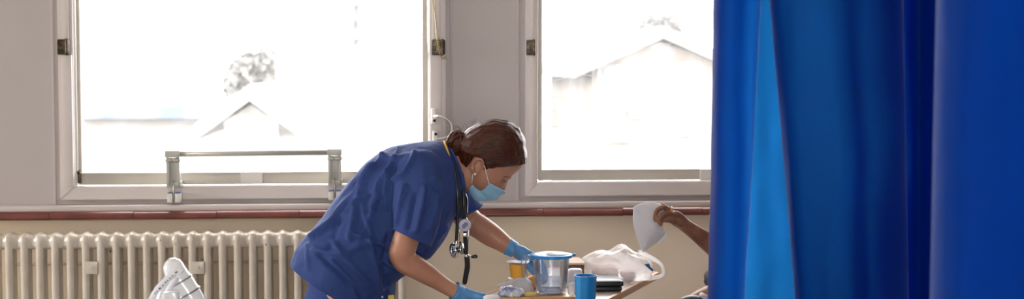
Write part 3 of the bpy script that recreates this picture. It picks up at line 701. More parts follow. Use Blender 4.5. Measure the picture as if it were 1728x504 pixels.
for sgn, fx in ((-1, 612), (1, 575)):
    ank = Vector((N(fx, 504).x, YN + sgn*.10, .10)); knee = Vector((N(fx + 12, 504).x, YN + sgn*.095, .48)); hp = Vector((hip.x, YN + sgn*.085, hip.z - .02))
    LEGS.append((hp, knee, ank)); kk = hp.lerp(knee, .5)
    body.tube([hp + Vector((0, 0, .06)), hp - Vector((0, 0, .06)), kk, knee, knee.lerp(ank, .35) - Vector((.012, 0, 0)), ank], [.072, .082, .070, .052, .050, .036], 24, smooth=24)
    body.tube([ank - Vector((.02, 0, .02)), ank + Vector((.05, 0, -.05)), ank + Vector((.14, 0, -.068))], [.036, .034, .022], 16, smooth=10)
body.ball(hip + Vector((.01, 0, .03)), .125, (.85, 1.1, .9), 3)
bd = remesh(body, .0032, 3)
obj('body', bd, M['skin'], nurse)
# --- tunic
tun = MB(); tb_loft(tun, TORSO, 130, 128, tdisp, cap=False, ex=.93)
o = obj('scrub_tunic', tun, M['scrub'], nurse); so = o.modifiers.new('s', 'SOLIDIFY'); so.thickness = .0025; so.offset = -1
tunic = o
def sleeve(chain, fs, ydir, name='sleeve'):
    b = MB(); sp = spline(chain, 70); R = []
    T = [(N(sp[min(i + 1, 69)][0], sp[min(i + 1, 69)][1], sp[min(i + 1, 69)][2]) - N(sp[max(i - 1, 0)][0], sp[max(i - 1, 0)][1], sp[max(i - 1, 0)][2])).normalized() for i in range(70)]
    for i, (x, y, d, ra, rb, tilt) in enumerate(sp):
        c = N(x, y, d); t = T[i]; u = Vector((1, 0, 0)); u = (u - t*u.dot(t)).normalized(); w = t.cross(u); r = []
        for k in range(80):
            th = 2*math.pi*k/80; p = c + u*ra*math.cos(th) + w*rb*math.sin(th) + t*tilt*math.cos(th)
            nn = u*math.cos(th) + w*math.sin(th); q = topx(p); dd = fbm(Vector((p.x*1.4, p.y, p.z*.5)), 11)*.005 + fbm(Vector((p.x*1.4, p.y, p.z*.5)), 26)*.0015
            if nn.y*ydir < .2:
                for pl, ww, a in fs:
                    e = polyd(q, pl)
                    if e < 3*ww: dd += a*math.exp(-(e/ww)**2)
            s = i/69
            if s > .95: dd += .0015
            r.append(p + nn*dd)
        R.append(r)
    b.rings(R, False); o = obj(name, b, M['scrub'], nurse); so = o.modifiers.new('s', 'SOLIDIFY'); so.thickness = .0025; so.offset = -1
    return o
SF = [([(700, 255), (694, 272), (682, 292), (668, 304)], 3, .011), ([(683, 312), (676, 345), (670, 376)], 3, .011), ([(716, 318), (711, 350), (702, 388)], 3.5, .013), ([(738, 330), (734, 355), (722, 388)], 3.5, .010), ([(700, 330), (690, 384)], 4, -.009), ([(730, 300), (745, 320), (750, 345)], 3.5, .009), ([(725, 350), (712, 388)], 3, -.008),
      ([(728, 330), (724, 390)], 4, -.005), ([(670, 300), (700, 310), (735, 300)], 5, .003), ([(664, 379), (690, 387), (720, 392)], 1.2, .0012)]
sl = sleeve([(712, 264, -.065, .045, .040, 0), (710, 278, -.090, .070, .062, 0), (707, 302, -.122, .076, .070, 0), (705, 330, -.148, .074, .067, .0), (702, 360, -.165, .068, .062, .004), (694, 390, -.170, .057, .056, .010)], SF, 1)
sl2 = sleeve([(738, 285, .09, .05, .05, 0), (750, 305, .13, .058, .06, 0), (764, 330, .16, .060, .060, 0), (782, 356, .172, .054, .056, .012), (791, 367, .174, .055, .056, .016)], [], -1)
# chest pocket edge and stitched V of the neckline
b = MB(); b.tube([N(760, 250, -.06), N(772, 275, -.085), N(780, 305, -.085), N(781, 340, -.06), N(776, 362, -.02)], .0035, 8, smooth=30); obj('neckline_piping', b, M['scrub'], nurse)
b = MB(); b.tube([N(750, 240, .03), N(750, 240, -.02), N(752.5, 248, -.05), N(757, 262, -.07), N(765, 280, -.078)], [.004, .005, .0055, .0045, .002], 10, smooth=24, flat=.6); obj('yellow_neck_band', b, mat('yellow_cotton', (222, 172, 52), .7), nurse)
# --- trousers
b = MB()
def leg_ring(c, rx, ry, n=40):
    r = []
    for k in range(n):
        a = 2*math.pi*k/n; p = c + Vector((rx*math.cos(a), ry*math.sin(a), 0)); p += Vector((math.cos(a), math.sin(a), 0))*(fbm(Vector((p.x, p.y, p.z*.4)), 9)*.008); r.append(p)
    return r
for (hp, knee, ank), sgn in zip(LEGS, (-1, 1)):
    R = []
    for t in range(31):
        s = t/30
        c = hp.lerp(knee, min(1, s/.52)) if s < .52 else knee.lerp(ank + Vector((0, 0, -.035)), (s - .52)/.48)
        rx = lerp(.128, .088, min(1, s*2)) if s < .5 else lerp(.088, .082, (s - .5)*2)
        R.append(leg_ring(c + Vector((0.004, 0, 0)), rx, rx*.78))
    b.rings(R, True)
R = []
for t in range(16):
    s = t/15; z = lerp(hip.z + .13, hip.z - .06, s); wdt = lerp(.125, .140, s)
    R.append([p for p in leg_ring(Vector((N(586, 500).x + lerp(.03, 0, s), YN, z)), wdt, lerp(.150, .172, s), 48)])
b.rings(R, True)
tr = remesh(b, .006, 4); obj('scrub_trousers', tr, M['trous'], nurse)
b = MB(); q = [(640, 470), (655, 478), (664, 500), (668, 520), (655, 530), (640, 510)]
b.rings([[N(x, y, -.09) for x, y in q], [N(x, y, -.02) for x, y in q]]); obj('tunic_pocket', b, M['scrub'], nurse, mods=None)
b = MB(); b.ball(N(646, 486, -.168), .003, (1, .6, 1), 2); obj('snap_button', b, M['white_pl'], nurse)
b = MB(); b.box(N(655, 500, -.10), N(665, 489, -.085) , .003); tag(obj('yellow_card', b, mat('yellow_card', (214, 186, 84), .6), auto=30), 'small yellow card tucked in the front pocket of the navy scrubs', 'card')
# --- shoes
M['shoe'] = mat('black_leather', (34, 34, 38), .4); M['sole'] = mat('rubber_sole', (200, 200, 196), .6)
for hp, knee, ank in LEGS:
    b = MB(); R = []
    for t, w, h, z0 in ((-.06, .020, .05, .03), (-.045, .034, .085, .02), (0, .040, .10, .02), (.06, .042, .085, .02), (.12, .047, .060, .02), (.17, .042, .045, .02), (.195, .022, .032, .022)):
        R.append([Vector((ank.x + t, ank.y + w*math.cos(a), z0 + h/2 + h/2*math.sin(a))) for a in [2*math.pi*k/20 for k in range(20)]])
    b.rings(R); s = obj('shoe', b, M['shoe'], nurse)
    b = MB(); out = [(-.066, 0), (-.05, .034), (0, .040), (.06, .042), (.12, .049), (.175, .042), (.2, .02), (.205, 0)]
    out += [(x, -y) for x, y in out[::-1][1:-1]]
    b.rings([[Vector((ank.x + x, ank.y + y, z)) for x, y in out] for z in (.001, .024)]); obj('sole', b, M['sole'], s, auto=40)
# --- gloves
for fn, cuffc, cuffd, nm in ((near_hand, (N(769, 480.8, NS_ + .018), N(775, 484, NS_ + .02)), None, 'glove'), (far_hand, (N(869, 427.5, FS_ - .034), N(875, 430.5, FS_ - .036)), None, 'glove')):
    b = MB(); fn(b, .0012); a, c = cuffc; d = (c - a).normalized()
    g = remesh(b, .0017, 3)
    g.tube([a - d*.012, a - d*.004, a + d*.012], [.0280, .0262, .0256], 24, cap=False)
    g.tube([a - d*.0135, a - d*.0105], [.0286, .0286], 24, cap=False)
    obj('glove', g, M['glove'], nurse)
# --- hair
HREG = [(900, 262), (889, 277), (879, 280.5), (866, 283), (852, 286), (841, 286), (834, 293), (827, 290), (819, 281), (813, 267), (803, 261), (796, 265), (791, 276), (785, 287), (776, 292), (750, 280), (745, 220), (790, 180), (860, 180), (905, 220)]
def hairfn(a, psi, p):
    q = topx(p); s = sdist(q, HREG); m = sstep(-2.5, 2.5, s)
    pin = headpt(a, psi, SKIN, HW*.93, -5)
    gr = math.sin(psi*26 + 3*math.sin(a*2) + fbm((math.cos(a)*2, math.sin(a)*2, psi), 2)*3)*.0005 + fbm((p.x*.5, p.y*3, p.z*2.5), 14)*.003
    c = N(HC[0], HC[1]); outp = p + (p - c).normalized()*gr
    return pin.lerp(outp, m)
b = MB(); head_grid(b, HAIRP, .083, 220, 110, hairfn); hr = obj('hair', b, M['hair'], nurse)
b = MB(); rnd = random.Random(3)
b.ball(N(772, 243, -.005), .026, (1, 1.15, 1.25), 4)
for k in range(26):      # coiled locks of the bun
    a0 = rnd.uniform(0, 6.28); tl = rnd.uniform(-.9, .9); pts = []
    ax = Vector((rnd.gauss(0, .5), -1, rnd.gauss(0, .5))).normalized(); u = ax.orthogonal().normalized(); w = ax.cross(u)
    R0 = .029*math.sqrt(max(.1, 1 - tl*tl*.6)); L_ = rnd.uniform(2.2, 4.2)
    for j in range(12):
        t = a0 + L_*j/11; rr = R0 + rnd.uniform(-.001, .001)
        q = N(772, 243, -.005) + ax*.024*tl + (u*math.cos(t) + w*math.sin(t))*rr; q.z = N(772, 243).z + (q.z - N(772, 243).z)*1.3; pts.append(q)
    b.tube(pts, [.002] + [.0055]*10 + [.002], 7, smooth=24)
obj('bun', b, M['hair'], hr)
b = MB()
for k in range(46):      # flyaway strands
    x0, y0 = rnd.choice([(772, 222), (778, 218), (763, 232), (760, 245), (800, 208), (790, 213)]); x0 += rnd.uniform(-6, 6); y0 += rnd.uniform(-4, 6)
    dx, dy_ = rnd.uniform(-9, 6), rnd.uniform(-9, 4); dd = rnd.uniform(-.05, .05)
    b.tube([N(x0, y0, dd), N(x0 + dx*.6 + rnd.uniform(-3, 3), y0 + dy_*.6 - 2, dd), N(x0 + dx*1.3, y0 + dy_ + rnd.uniform(-3, 5), dd)], [.0004, .0003, .0002], 4, smooth=8, dome=False)
tag(obj('flyaway_strands', b, mat('rim_lit_hair', (110, 62, 42), .4), hr), kind='stuff')
b = MB()
for k in range(14):      # locks swept back over the ear
    t = k/13; sy = lerp(278, 250, t); pts = [(872 - 6*t, sy - 2 - 6*t), (850, sy - 4 - 5*t), (826, sy - 10 - 4*t), (806, 260 - 10*t), (788, 258 - 10*t), (776, 250 - 5*t)]
    b.tube([N(x, y, skin_dy(x, y, .083, HAIRP) + .0015) for x, y in pts], [.0012, .0032, .0036, .0036, .003, .0015], 6, smooth=24)
obj('swept_locks', b, M['hair'], hr)
# --- face: eye, lashes, eyebrow, earring
M['eyew'] = mat('eye_white', (158, 138, 130), .3); M['iris'] = mat('dark_iris', (40, 26, 20), .2); M['lash'] = mat('dark_lashes', (74, 46, 38), .8)
for s in (1, -1):
    f = lambda x, y, o=0: N(x, y, s*(skin_dy(x, y) - o))
    b = MB(); b.ball(f(848.8, 303.9, -.0032), .0052, (1, .8, .45), 3); ew = obj('eye', b, M['eyew'], nurse)
    b = MB(); b.ball(f(850.0, 304.2, .0004), .0031, (1, .6, .62), 2); obj('iris', b, M['iris'], ew)
    b = MB(); b.tube([f(842.5, 303.6, .001), f(846, 301.6, .002), f(850, 301.8, .002), f(853.5, 304.2, .001)], [.0004, .0009, .0010, .0004], 6, smooth=12)
    b.tube([f(842.5, 304.2, .0005), f(847, 305.8, .001), f(851.5, 305.8, .001)], [.0004, .0006, .0004], 6, smooth=10)
    b.tube([f(851, 302.5, .001), f(855, 304.5, .0025)], .0005, 5); obj('lashes', b, M['lash'], nurse)
    b = MB(); b.tube([f(844, 298.8, 0), f(849, 296.6, .0005), f(856, 296.6, .0005), f(861, 298.6, 0)], [.0005, .0014, .0015, .0006], 6, smooth=14, flat=.5); obj('eyebrow', b, M['lash'], nurse)
    obj('pearl_earring', MB().ball(N(799.3, 290.5, -s*(HW + .010)), .0042, sub=2), mat('pearl', (236, 230, 222), .15, coat=.6), nurse)
# --- face mask
EU = [(825.5, 306), (821, 310), (815, 316.5), (809, 319.5), (802, 315.5), (796.5, 309), (791, 302.5)]
MU = [(852, 321), (849.5, 326), (842, 331.5), (831, 337), (815, 338.5), (800, 334), (791, 326)]
b = MB(); R = []; Es = spline(EU, 40); Ms = spline(MU, 40)
for i in range(40):
    r = []; (ex, ey), (mx_, my) = Es[i], Ms[i]; ed = skin_dy(ex, ey) - .004
    for j in range(41):
        t = -1 + 2*j/40; a = (1 - abs(t))*math.pi/2; sx = math.sin(a)**.85
        x, y = lerp(ex, mx_, sx), lerp(ey, my, sx)
        d = (ed*math.cos(a)**.8)*(1 if t < 0 else -1)
        pl = .0022*math.sin(i/40*math.pi*6)*(math.sin(a)*.7 + .3)
        p = N(x, y, d); n_ = (p - N(818, 308)).normalized(); r.append(p + n_*(pl + fbm(p, 40, 2)*.0015))
    R.append(r)
b.rings(R, False, closed=False); mk = obj('face_mask', b, M['maskb'], nurse); so = mk.modifiers.new('s', 'SOLIDIFY'); so.thickness = .0018; so.offset = 0
b = MB()
for s in (1, -1):
    b.tube([N(x, y, s*d) for x, y, d in ((823, 307, skin_dy(823, 307) - .005), (819, 293, -.071), (815.5, 279, -.0755), (812.5, 273, -.074))], .0015, 6, smooth=20); obj('ear_loop', b, M['whitec'], mk); b = MB()
    b.tube([N(x, y, s*d) for x, y, d in ((794.5, 307, skin_dy(795, 306) - .005), (794.8, 298, -.072), (796, 288, -.076), (794, 279, -.079))], .0014, 6, smooth=20); obj('ear_loop', b, M['whitec'], mk); b = MB()

# --- stethoscope (hangs round the neck)
M['rub'] = mat('black_rubber_tube', (24, 24, 30), .28, coat=.3); M['chrome'] = mat('polished_steel', (200, 198, 196), .14, 1)
st = thing('stethoscope', 'black stethoscope with steel chest piece hanging from the bent neck', 'stethoscope', N(770, 415, -.1))
b = MB()
b.tube([N(757, 262, .06), N(753, 250, .0), N(757, 258, -.05), N(765, 282, -.088), N(768.5, 310, -.105), N(770, 340, -.108), N(769, 372, -.105), N(767.5, 402, -.105)], .0048, 12, smooth=60)
b.tube([N(757, 262, .06), N(770, 290, .075), N(781, 318, .04), N(786, 335, -.02), N(785, 352, -.06), N(784, 366, -.075)], .0050, 12, smooth=50)
b.tube([N(779.5, 318, -.085), N(780, 335, -.09), N(781, 350, -.09), N(783, 362, -.078)], .0052, 12, smooth=20)
obj('tubing', b, M['rub'], st)
b = MB()
b.tube([N(780, 360, -.08), N(774.5, 368, -.09), N(773.3, 380, -.10), N(773.5, 396, -.10), N(774.5, 404, -.1)], .0021, 8, smooth=24)
b.tube([N(784, 362, -.08), N(788, 372, -.09), N(788, 390, -.095), N(786.5, 406, -.095), N(785.5, 418, -.095), N(789, 424, -.098), N(796, 425.5, -.1)], .0021, 8, smooth=30)
obj('binaural_tube', b, M['chrome'], st)
b = MB(); b.tube([N(794, 425.8, -.1), N(800, 425, -.1)], [.0042, .0062], 12); obj('ear_tip', b, M['rub'], st); b = MB(); b.tube([N(774.3, 402, -.1), N(774.6, 408, -.1)], [.0035, .0045], 12); obj('ear_tip', b, M['rub'], st)
b = MB(); c = N(764, 415, -.105)
rot = Matrix.Rotation(math.radians(78), 3, 'Y') @ Matrix.Identity(3); rot = Matrix.Rotation(math.radians(-28), 3, 'Z') @ rot
b.lathe([(.001, -.007), (.014, -.007), (.0215, -.004), (.0225, .0), (.021, .004), (.012, .006), (.009, .010), (.009, .018), (.013, .021), (.0165, .026), (.016, .031), (.001, .032)], c, 28, axis=rot, cap=True)
b.tube([N(767.5, 400, -.105), N(767, 410, -.105)], .0055, 12)
obj('chest_piece', b, M['chrome'], st)
# --- lanyard with badge reel
M['strap'] = mat('black_woven_strap', (26, 24, 26), .7, bump=.4, bscale=400)
ly = thing('lanyard', 'black lanyard with round white badge reel hanging beside the stethoscope', 'lanyard', N(781, 466, -.12))
b = MB()
b.tube([N(774, 330, -.118), N(777, 350, -.118), N(780, 366, -.118)], .0045, 8, flat=.25, smooth=12)
b.tube([N(781, 386, -.118), N(783, 405, -.118), N(784, 421, -.118)], [.0055, .0065, .0045], 8, flat=.25, smooth=14)
b.tube([N(784.5, 424, -.118), N(785.5, 440, -.118), N(783, 455, -.118), N(781, 466.5, -.118)], [.0075, .0078, .0075, .0070], 8, flat=.22, smooth=20, up=(1, 0, 0)); obj('strap', b, M['strap'], ly)
c = N(781, 372, -.125); RX = Matrix.Rotation(math.pi/2, 3, 'X')
b = MB(); b.lathe([(.001, -.004), (.0165, -.004), (.018, -.001), (.018, .003), (.0165, .0055), (.001, .006)], c, 32, axis=RX, cap=True); rl = obj('badge_reel', b, mat('pale_lilac_plastic', (176, 176, 200), .3), ly, auto=40)
b = MB()
for o_, L_ in ((-.004, .011), (0, .012), (.004, .009)):
    u = Vector((.72, 0, .69)); v = Vector((-.69, 0, .72)); a = c + Vector((0, -.0062, 0)) + v*o_ - u*L_*.8; e = c + Vector((0, -.0062, 0)) + v*o_ + u*L_*.8
    b.tube([a, e], .0012, 6)
obj('printed_bars', b, mat('dark_blue_print', (60, 62, 96), .5), rl)
b = MB(); cc = N(781.5, 388, -.125); b.box(cc - Vector((.007, .004, .005)), cc + Vector((.007, .004, .006)), .002); obj('clip', b, M['chrome'], ly); b = MB(); b.ball(N(784, 423, -.118), .0065, (1.1, .8, 1), 2); obj('clip', b, M['chrome'], ly)

# ================================================================== TABLE AND THINGS ON IT
TZ = .87
M['beech'] = mat('beech_veneer_edge', (190, 140, 92), .4, rgb2=(164, 112, 70), vscale=5, vec=(1, 1, 14), bump=.1)
M['lam'] = mat('pale_laminate', (222, 208, 194), .22, var=.03, coat=.3)
M['grey_metal'] = mat('grey_powder_metal', (170, 172, 176), .4, .4)
FR = Pz(1113, 459, TZ); e1 = Pz(1028, 504, TZ); dn = (e1 - FR); dn.z = 0; dn.normalize(); dw = Vector((dn.y, -dn.x, 0))   # dn towards camera, dw to the left
if dw.x > 0: dw = -dw
TW, TL = .375, .80
tbl = thing('overbed_table', 'pale topped overbed table with beech edge, carrying jug, tray and bag', 'table', (FR + dn*TL*.5 + dw*TW*.5) - Vector((0, 0, TZ)))
def tpt(u, v, z): return FR + dn*u + dw*v + Vector((0, 0, z))
def tboard(u0, u1, v0, v1, z0, z1, bev, mi=0, b=None):
    b = b or MB(); mt = Matrix((( dn.x, dw.x, 0, FR.x), (dn.y, dw.y, 0, FR.y), (0, 0, 1, FR.z), (0, 0, 0, 1)))
    b.box((u0, v0, z0), (u1, v1, z1), bev, mi, mt); return b
obj('table_top', tboard(.012, TL - .012, .012, TW - .012, -.018, -.0005, .001), M['lam'], tbl, auto=30)
b = MB(); tboard(0, TL, 0, .014, -.021, .0015, .004, 0, b); tboard(0, TL, TW - .014, TW, -.021, .0015, .004, 0, b); tboard(0, .014, 0, TW, -.021, .0015, .004, 0, b); tboard(TL - .014, TL, 0, TW, -.021, .0015, .004, 0, b)
obj('wooden_edge', b, M['beech'], tbl, auto=30)
b = tboard(.10, TL - .1, TW - .11, TW - .05, -.045, -.018, .004); obj('support_channel', b, M['grey_metal'], tbl, auto=30)
b = tboard(TL - .16, TL - .10, TW - .11, TW - .05, -TZ + .07, -.04, .006); obj('column', b, M['grey_metal'], tbl, auto=30)
b = MB(); tboard(TL - .16, TL - .10, 0, TW, -TZ + .05, -TZ + .08, .006, 0, b); tboard(.08, TL - .05, 0, .04, -TZ + .05, -TZ + .08, .006, 0, b); tboard(.08, TL - .05, TW - .04, TW, -TZ + .05, -TZ + .08, .006, 0, b); obj('foot_frame', b, M['grey_metal'], tbl, auto=30)
for u in (.11, TL - .08):
    for v in (.02, TW - .02):
        b = MB(); c = tpt(u, v, -TZ + .025); b.lathe([(.004, -.01), (.024, -.01), (.025, 0), (.024, .01), (.004, .01)], c, 18, axis=Matrix.Rotation(math.pi/2, 3, 'Y'), cap=True); b.tube([c, c + Vector((0, 0, .03))], .007, 8); obj('castor', b, mat('dark_castor', (60, 60, 64), .5), tbl)
# --- tray
M['tray'] = mat('caramel_wood_tray', (196, 150, 92), .4, rgb2=(176, 126, 70), vscale=4, vec=(1, 12, 12))
fl = Pz(848, 504.5, TZ + .006); frr = Pz(981, 504.5, TZ + .006)
yt0 = (fl.y + frr.y)/2; tx0, tx1 = fl.x, frr.x; yt1 = yt0 + .21
tray = thing('serving_tray', 'small brown wooden tray under the jug and crumpled packets', 'tray', ((tx0 + tx1)/2, (yt0 + yt1)/2, TZ + .0016))
z0 = TZ + .0022
b = MB(); b.box((tx0 + .004, yt0 + .004, z0), (tx1 - .004, yt1 - .004, z0 + .005), .001); obj('tray_base', b, M['tray'], tray, auto=30)
for nm, a, c in (('rim', (tx0, yt0, z0), (tx1, yt0 + .008, z0 + .010)), ('rim', (tx0, yt1 - .008, z0), (tx1, yt1, z0 + .010)), ('rim', (tx0, yt0 + .008, z0), (tx0 + .008, yt1 - .008, z0 + .010)), ('rim', (tx1 - .008, yt0 + .008, z0), (tx1, yt1 - .008, z0 + .010))):
    obj(nm, MB().box(a, c, .003), M['tray'], tray, auto=30)
ZT = z0 + .0053
# --- water jug
M['clear2'] = clearplastic('thin_clear_plastic', (252, 252, 255), .3, .03)
M['clear'] = clearplastic('clear_jug_plastic', (247, 250, 255), .8, .05); M['jblue'] = mat('blue_jug_lid_plastic', (24, 132, 208), .3, coat=.3)
jc = Pz(930, 494, ZT); jc.y = max(jc.y, yt0 + .075); Yj = jc.y; mj = (P(931, 460, Yj) - P(930, 460, Yj)).length
jc.x = P(930, 494, Yj).x; jh = P(930, 431, Yj).z - ZT
jug = thing('water_jug', 'clear plastic water jug with bright blue lid standing on the tray', 'jug', (jc.x, jc.y, ZT))
c0 = Vector((jc.x, jc.y, ZT)); rb, rt = 25.5*mj, 31*mj
b = MB(); b.lathe([(.001, .0005), (rb*.9, .0005), (rb, .004), (lerp(rb, rt, .5), jh*.5), (rt, jh), (rt - .002, jh), (lerp(rb, rt, .5) - .002, jh*.5), (rb - .002, .006), (.001, .004)], c0, 56, cap=True)
obj('jug_body', b, M['clear'], jug, auto=60)
b = MB()
sp_ = [(-rt*.96, jh*.93), (-rt*1.35, jh*.96), (-rt*1.50, jh*.80), (-rt*1.42, jh*.45), (-rt*1.30, jh*.22)]
b.tube([c0 + Vector((x, 0, z)) for x, z in sp_], [.007, .008, .0085, .008, .006], 12, smooth=28, flat=1.3); obj('jug_handle', b, M['clear'], jug)
b = MB(); lid = [(.001, jh + .004), (rt*.9, jh + .004), (rt*1.10, jh + .0055), (rt*1.15, jh + .004), (rt*1.15, jh - .004), (rt*1.08, jh - .005), (rt*1.06, jh - .0005), (.001, jh + .001)]
b.lathe(lid, c0, 56, cap=True); b.tube([c0 + Vector((rt*1.1, 0, jh + .001)), c0 + Vector((rt*1.28, 0, jh + .002))], [.005, .0045], 10); ld = obj('lid', b, M['jblue'], jug, auto=40)
b = MB(); b.lathe([(.001, jh + .0070), (rt*.62, jh + .0070), (rt*.66, jh + .0040), (.001, jh + .0040)], c0 + Vector((rt*.36, 0, 0)), 40, cap=True); obj('lid_glare', b, mat('painted_lid_glare', (226, 238, 246), .2), ld)  # pale disc paints the window's reflection onto the blue lid
b = MB(); b.lathe([(.001, .0045), (rb*.86, .0045), (rb*.88, .007), (rb*.5, .0095), (.001, .010)], c0, 40, cap=True); obj('frosted_base', b, mat('frosted_white_base', (232, 236, 242), .5), jug)
M['water'] = clearplastic('still_water', (244, 248, 252), .8, .06)
b = MB(); wh = jh*.40; b.lathe([(.001, .0104), (rb - .003, .0104), (lerp(rb, rt, .4) - .003, wh), (.001, wh)], c0, 48, cap=True); tag(obj('water', b, M['water'], auto=40), 'still water filling the lower part of the blue-lidded jug', 'water')
# --- helper for pixel placed small things on a given support height
def foot(px, py_bottom, z, Y=None):
    p = Pz(px, py_bottom, z) if Y is None else P(px, py_bottom, Y); p.z = z; return p
# --- blue beaker
M['beak'] = mat('blue_beaker_plastic', (16, 120, 186), .38, coat=.15)
c = Pz(988, 524, TZ + .0018); m_ = (P(989, 480, c.y) - P(988, 480, c.y)).length; h = P(988, 464, c.y).z - c.z
bk = MB(); R = []; prof = [(.001, .0), (15.2*m_, 0), (16*m_, .003), (17.6*m_, h*.6), (18.8*m_, h), (18.0*m_, h), (16.8*m_, h*.6), (15.2*m_, .005), (.001, .005)]
for r, hh in prof:
    R.append([c + Vector((math.cos(a), math.sin(a), 0))*(r*(1 + (.012*math.cos(26*a) if .001 < hh < h*.93 and r > 15.5*m_ else 0))) + Vector((0, 0, hh)) for a in [2*math.pi*k/104 for k in range(104)]])
bk.rings(R); tag(obj('beaker', bk, M['beak'], auto=50), 'ribbed blue plastic beaker at the front of the table', 'cup')
# --- stack under the orange pot, orange pot
M['foil'] = mat('crinkled_white_film', (226, 226, 234), .3, rgb2=(180, 184, 200), vscale=40, bump=1, bscale=70)
YO = yt0 + .15
c = foot(874, 0, ZT, YO); c.x = P(874, 470, YO).x; mo = (P(875, 460, YO) - P(874, 460, YO)).length
zt_ = P(874, 467, YO).z
b = MB(); b.lathe([(.001, 0), (13*mo, 0), (15*mo, .004), (16*mo, (zt_ - ZT)*.75), (.001, (zt_ - ZT)*.75)], c, 36, cap=True); tag(obj('dessert_pot', b, mat('dark_pudding_pot', (52, 44, 56), .4)), 'dark low pot on the tray, beneath the white saucer and orange pot', 'pot')
zs = ZT + (zt_ - ZT)*.75 + .0005
b = MB(); b.lathe([(.001, 0), (14*mo, 0), (17*mo, .004), (17.5*mo, .0075), (16*mo, .0075), (13*mo, .003), (.001, .003)], (c.x, c.y, zs), 36, cap=True); tag(obj('saucer', b, M['white_pl'], auto=40), 'small white saucer between the dark pot and the orange pot', 'saucer')
zp = zs + .0045; hp_ = P(874, 443, YO).z - zp
op = thing('orange_jelly_pot', 'clear pot of orange jelly with film lid, left of the jug', 'pot', (c.x, c.y, zp))
b = MB(); b.lathe([(.001, 0), (11.5*mo, 0), (12.2*mo, .003), (15.2*mo, hp_), (17.5*mo, hp_ + .001), (17.5*mo, hp_ + .0022), (14.4*mo, hp_ + .002), (11.5*mo, .004), (.001, .003)], (c.x, c.y, zp), 40, cap=True); obj('pot', b, M['clear2'], op, auto=50)
b = MB(); b.lathe([(.001, .004), (11.9*mo, .004), (14.8*mo, hp_*.94), (.001, hp_*.93)], (c.x, c.y, zp), 36, cap=True); obj('jelly', b, mat('orange_jelly', (246, 178, 30), .25, sss=.2), op, auto=40)
b = MB(); R = []
for r in (0, .5, 1, 1.08):
    R.append([Vector((c.x + math.cos(a)*max(r, .02)*18*mo*(1 + .04*math.sin(5*a)), c.y + math.sin(a)*max(r, .02)*18*mo, zp + hp_ + .0035 + .0012*math.sin(3*a + 1)*r)) for a in [2*math.pi*k/40 for k in range(40)]])
b.rings(R, False); lo = obj('film_lid', b, M['foil'], op); s_ = lo.modifiers.new('s', 'SOLIDIFY'); s_.thickness = .0006
# --- crumpled packets
def crumple(out, Y, depth, amp, seed, zmin, freq=30, nb=14, sharp=True):
    """closed crumpled bag between outline pixels and depth; flattened where it rests"""
    cx = sum(p[0] for p in out)/len(out); cy = sum(p[1] for p in out)/len(out)
    sp = spline(out + [out[0]], 97)[:-1]; b = MB(); R = []
    for j in range(1, nb):
        psi = -math.pi/2 + math.pi*j/nb; cc = math.cos(psi)**.55; r = []
        for (x, y) in sp:
            p = P(cx + (x - cx)*cc, cy + (y - cy)*cc, Y) + Vector((0, depth*math.sin(psi), 0))
            q = Vector((p.x, p.y, p.z))
            if sharp:
                v = noise.voronoi(q*freq*.5 + Vector((seed, seed, 0)))[0]; d = (v[1] - v[0])*1.4 - .45
            else: d = 0
            d += noise.fractal(q*freq + Vector((seed, 0, seed)), 1, 2, 3)*.6
            ctr = P(cx, cy, Y); p = p + (p - ctr).normalized()*d*amp
            if p.z < zmin: p.z = zmin + abs(fbm(p, 60, 1))*.0004
            r.append(p)
        R.append(r)
    b.rings(R); return b
M['packet'] = mat('crinkled_blue_white_wrap', (226, 230, 240), .2, rgb2=(84, 92, 140), vscale=26, bump=1, bscale=60, coat=.6)
M['wrapc'] = film('clear_crinkled_wrap', (232, 236, 246), .45, .15, .2, bump=1, bscale=50)
YP = yt0 + .035
tag(obj('snack_packet', crumple([(840, 493), (846, 484), (858, 481), (872, 483), (882, 488), (886, 496), (876, 502), (856, 502), (843, 500)], YP, .022, .008, 3, ZT, 55), M['packet']), 'crumpled blue and white foil packet at the front left of the tray', 'packet')
YP2 = YP + .055
tag(obj('clear_wrapper', crumple([(836, 479), (850, 474), (864, 472), (880, 466), (896, 474), (902, 488), (890, 494), (850, 494), (846, 484)], YP2 + .005, .024, .005, 9, ZT, 45), film('milky_wrap', (236, 234, 238), .35, .2, .3, bump=1, bscale=60)), 'crinkled milky plastic wrapper behind the foil packet, left of the jug', 'wrapper')
b = crumple([(815, 500), (822, 497), (834, 496), (842, 499), (840, 507), (826, 510), (817, 508)], yt0 - .035, .016, .003, 5, TZ + .0018, 40)
tag(obj('paper_tissue', b, mat('white_tissue', (232, 230, 230), .8, bump=.5)), 'small crumpled white tissue at table edge under the gloved thumb', 'tissue')
# banana-yellow wedge and bread roll
b = MB(); q = Pz(895, 498, ZT + .007); b.ball((q.x, yt0 + .035, ZT + .0085), .016, (1.2, .55, .5), 3); tag(obj('sponge_cake', b, mat('yellow_sponge', (226, 196, 124), .8, bump=.5, bscale=200)), 'small yellow cake piece on tray between the packet and jug', 'cake')
b = MB(); q = P(899, 472, YO + .02); b.ball((P(901, 472, YO + .045).x, YO + .045, ZT + .020), .020, (1.1, .8, .98), 3); tag(obj('bread_roll', b, mat('golden_bread', (226, 176, 116), .7, var=.2, vscale=20, bump=.3)), 'golden bread roll on the tray just behind the jug handle', 'bread')
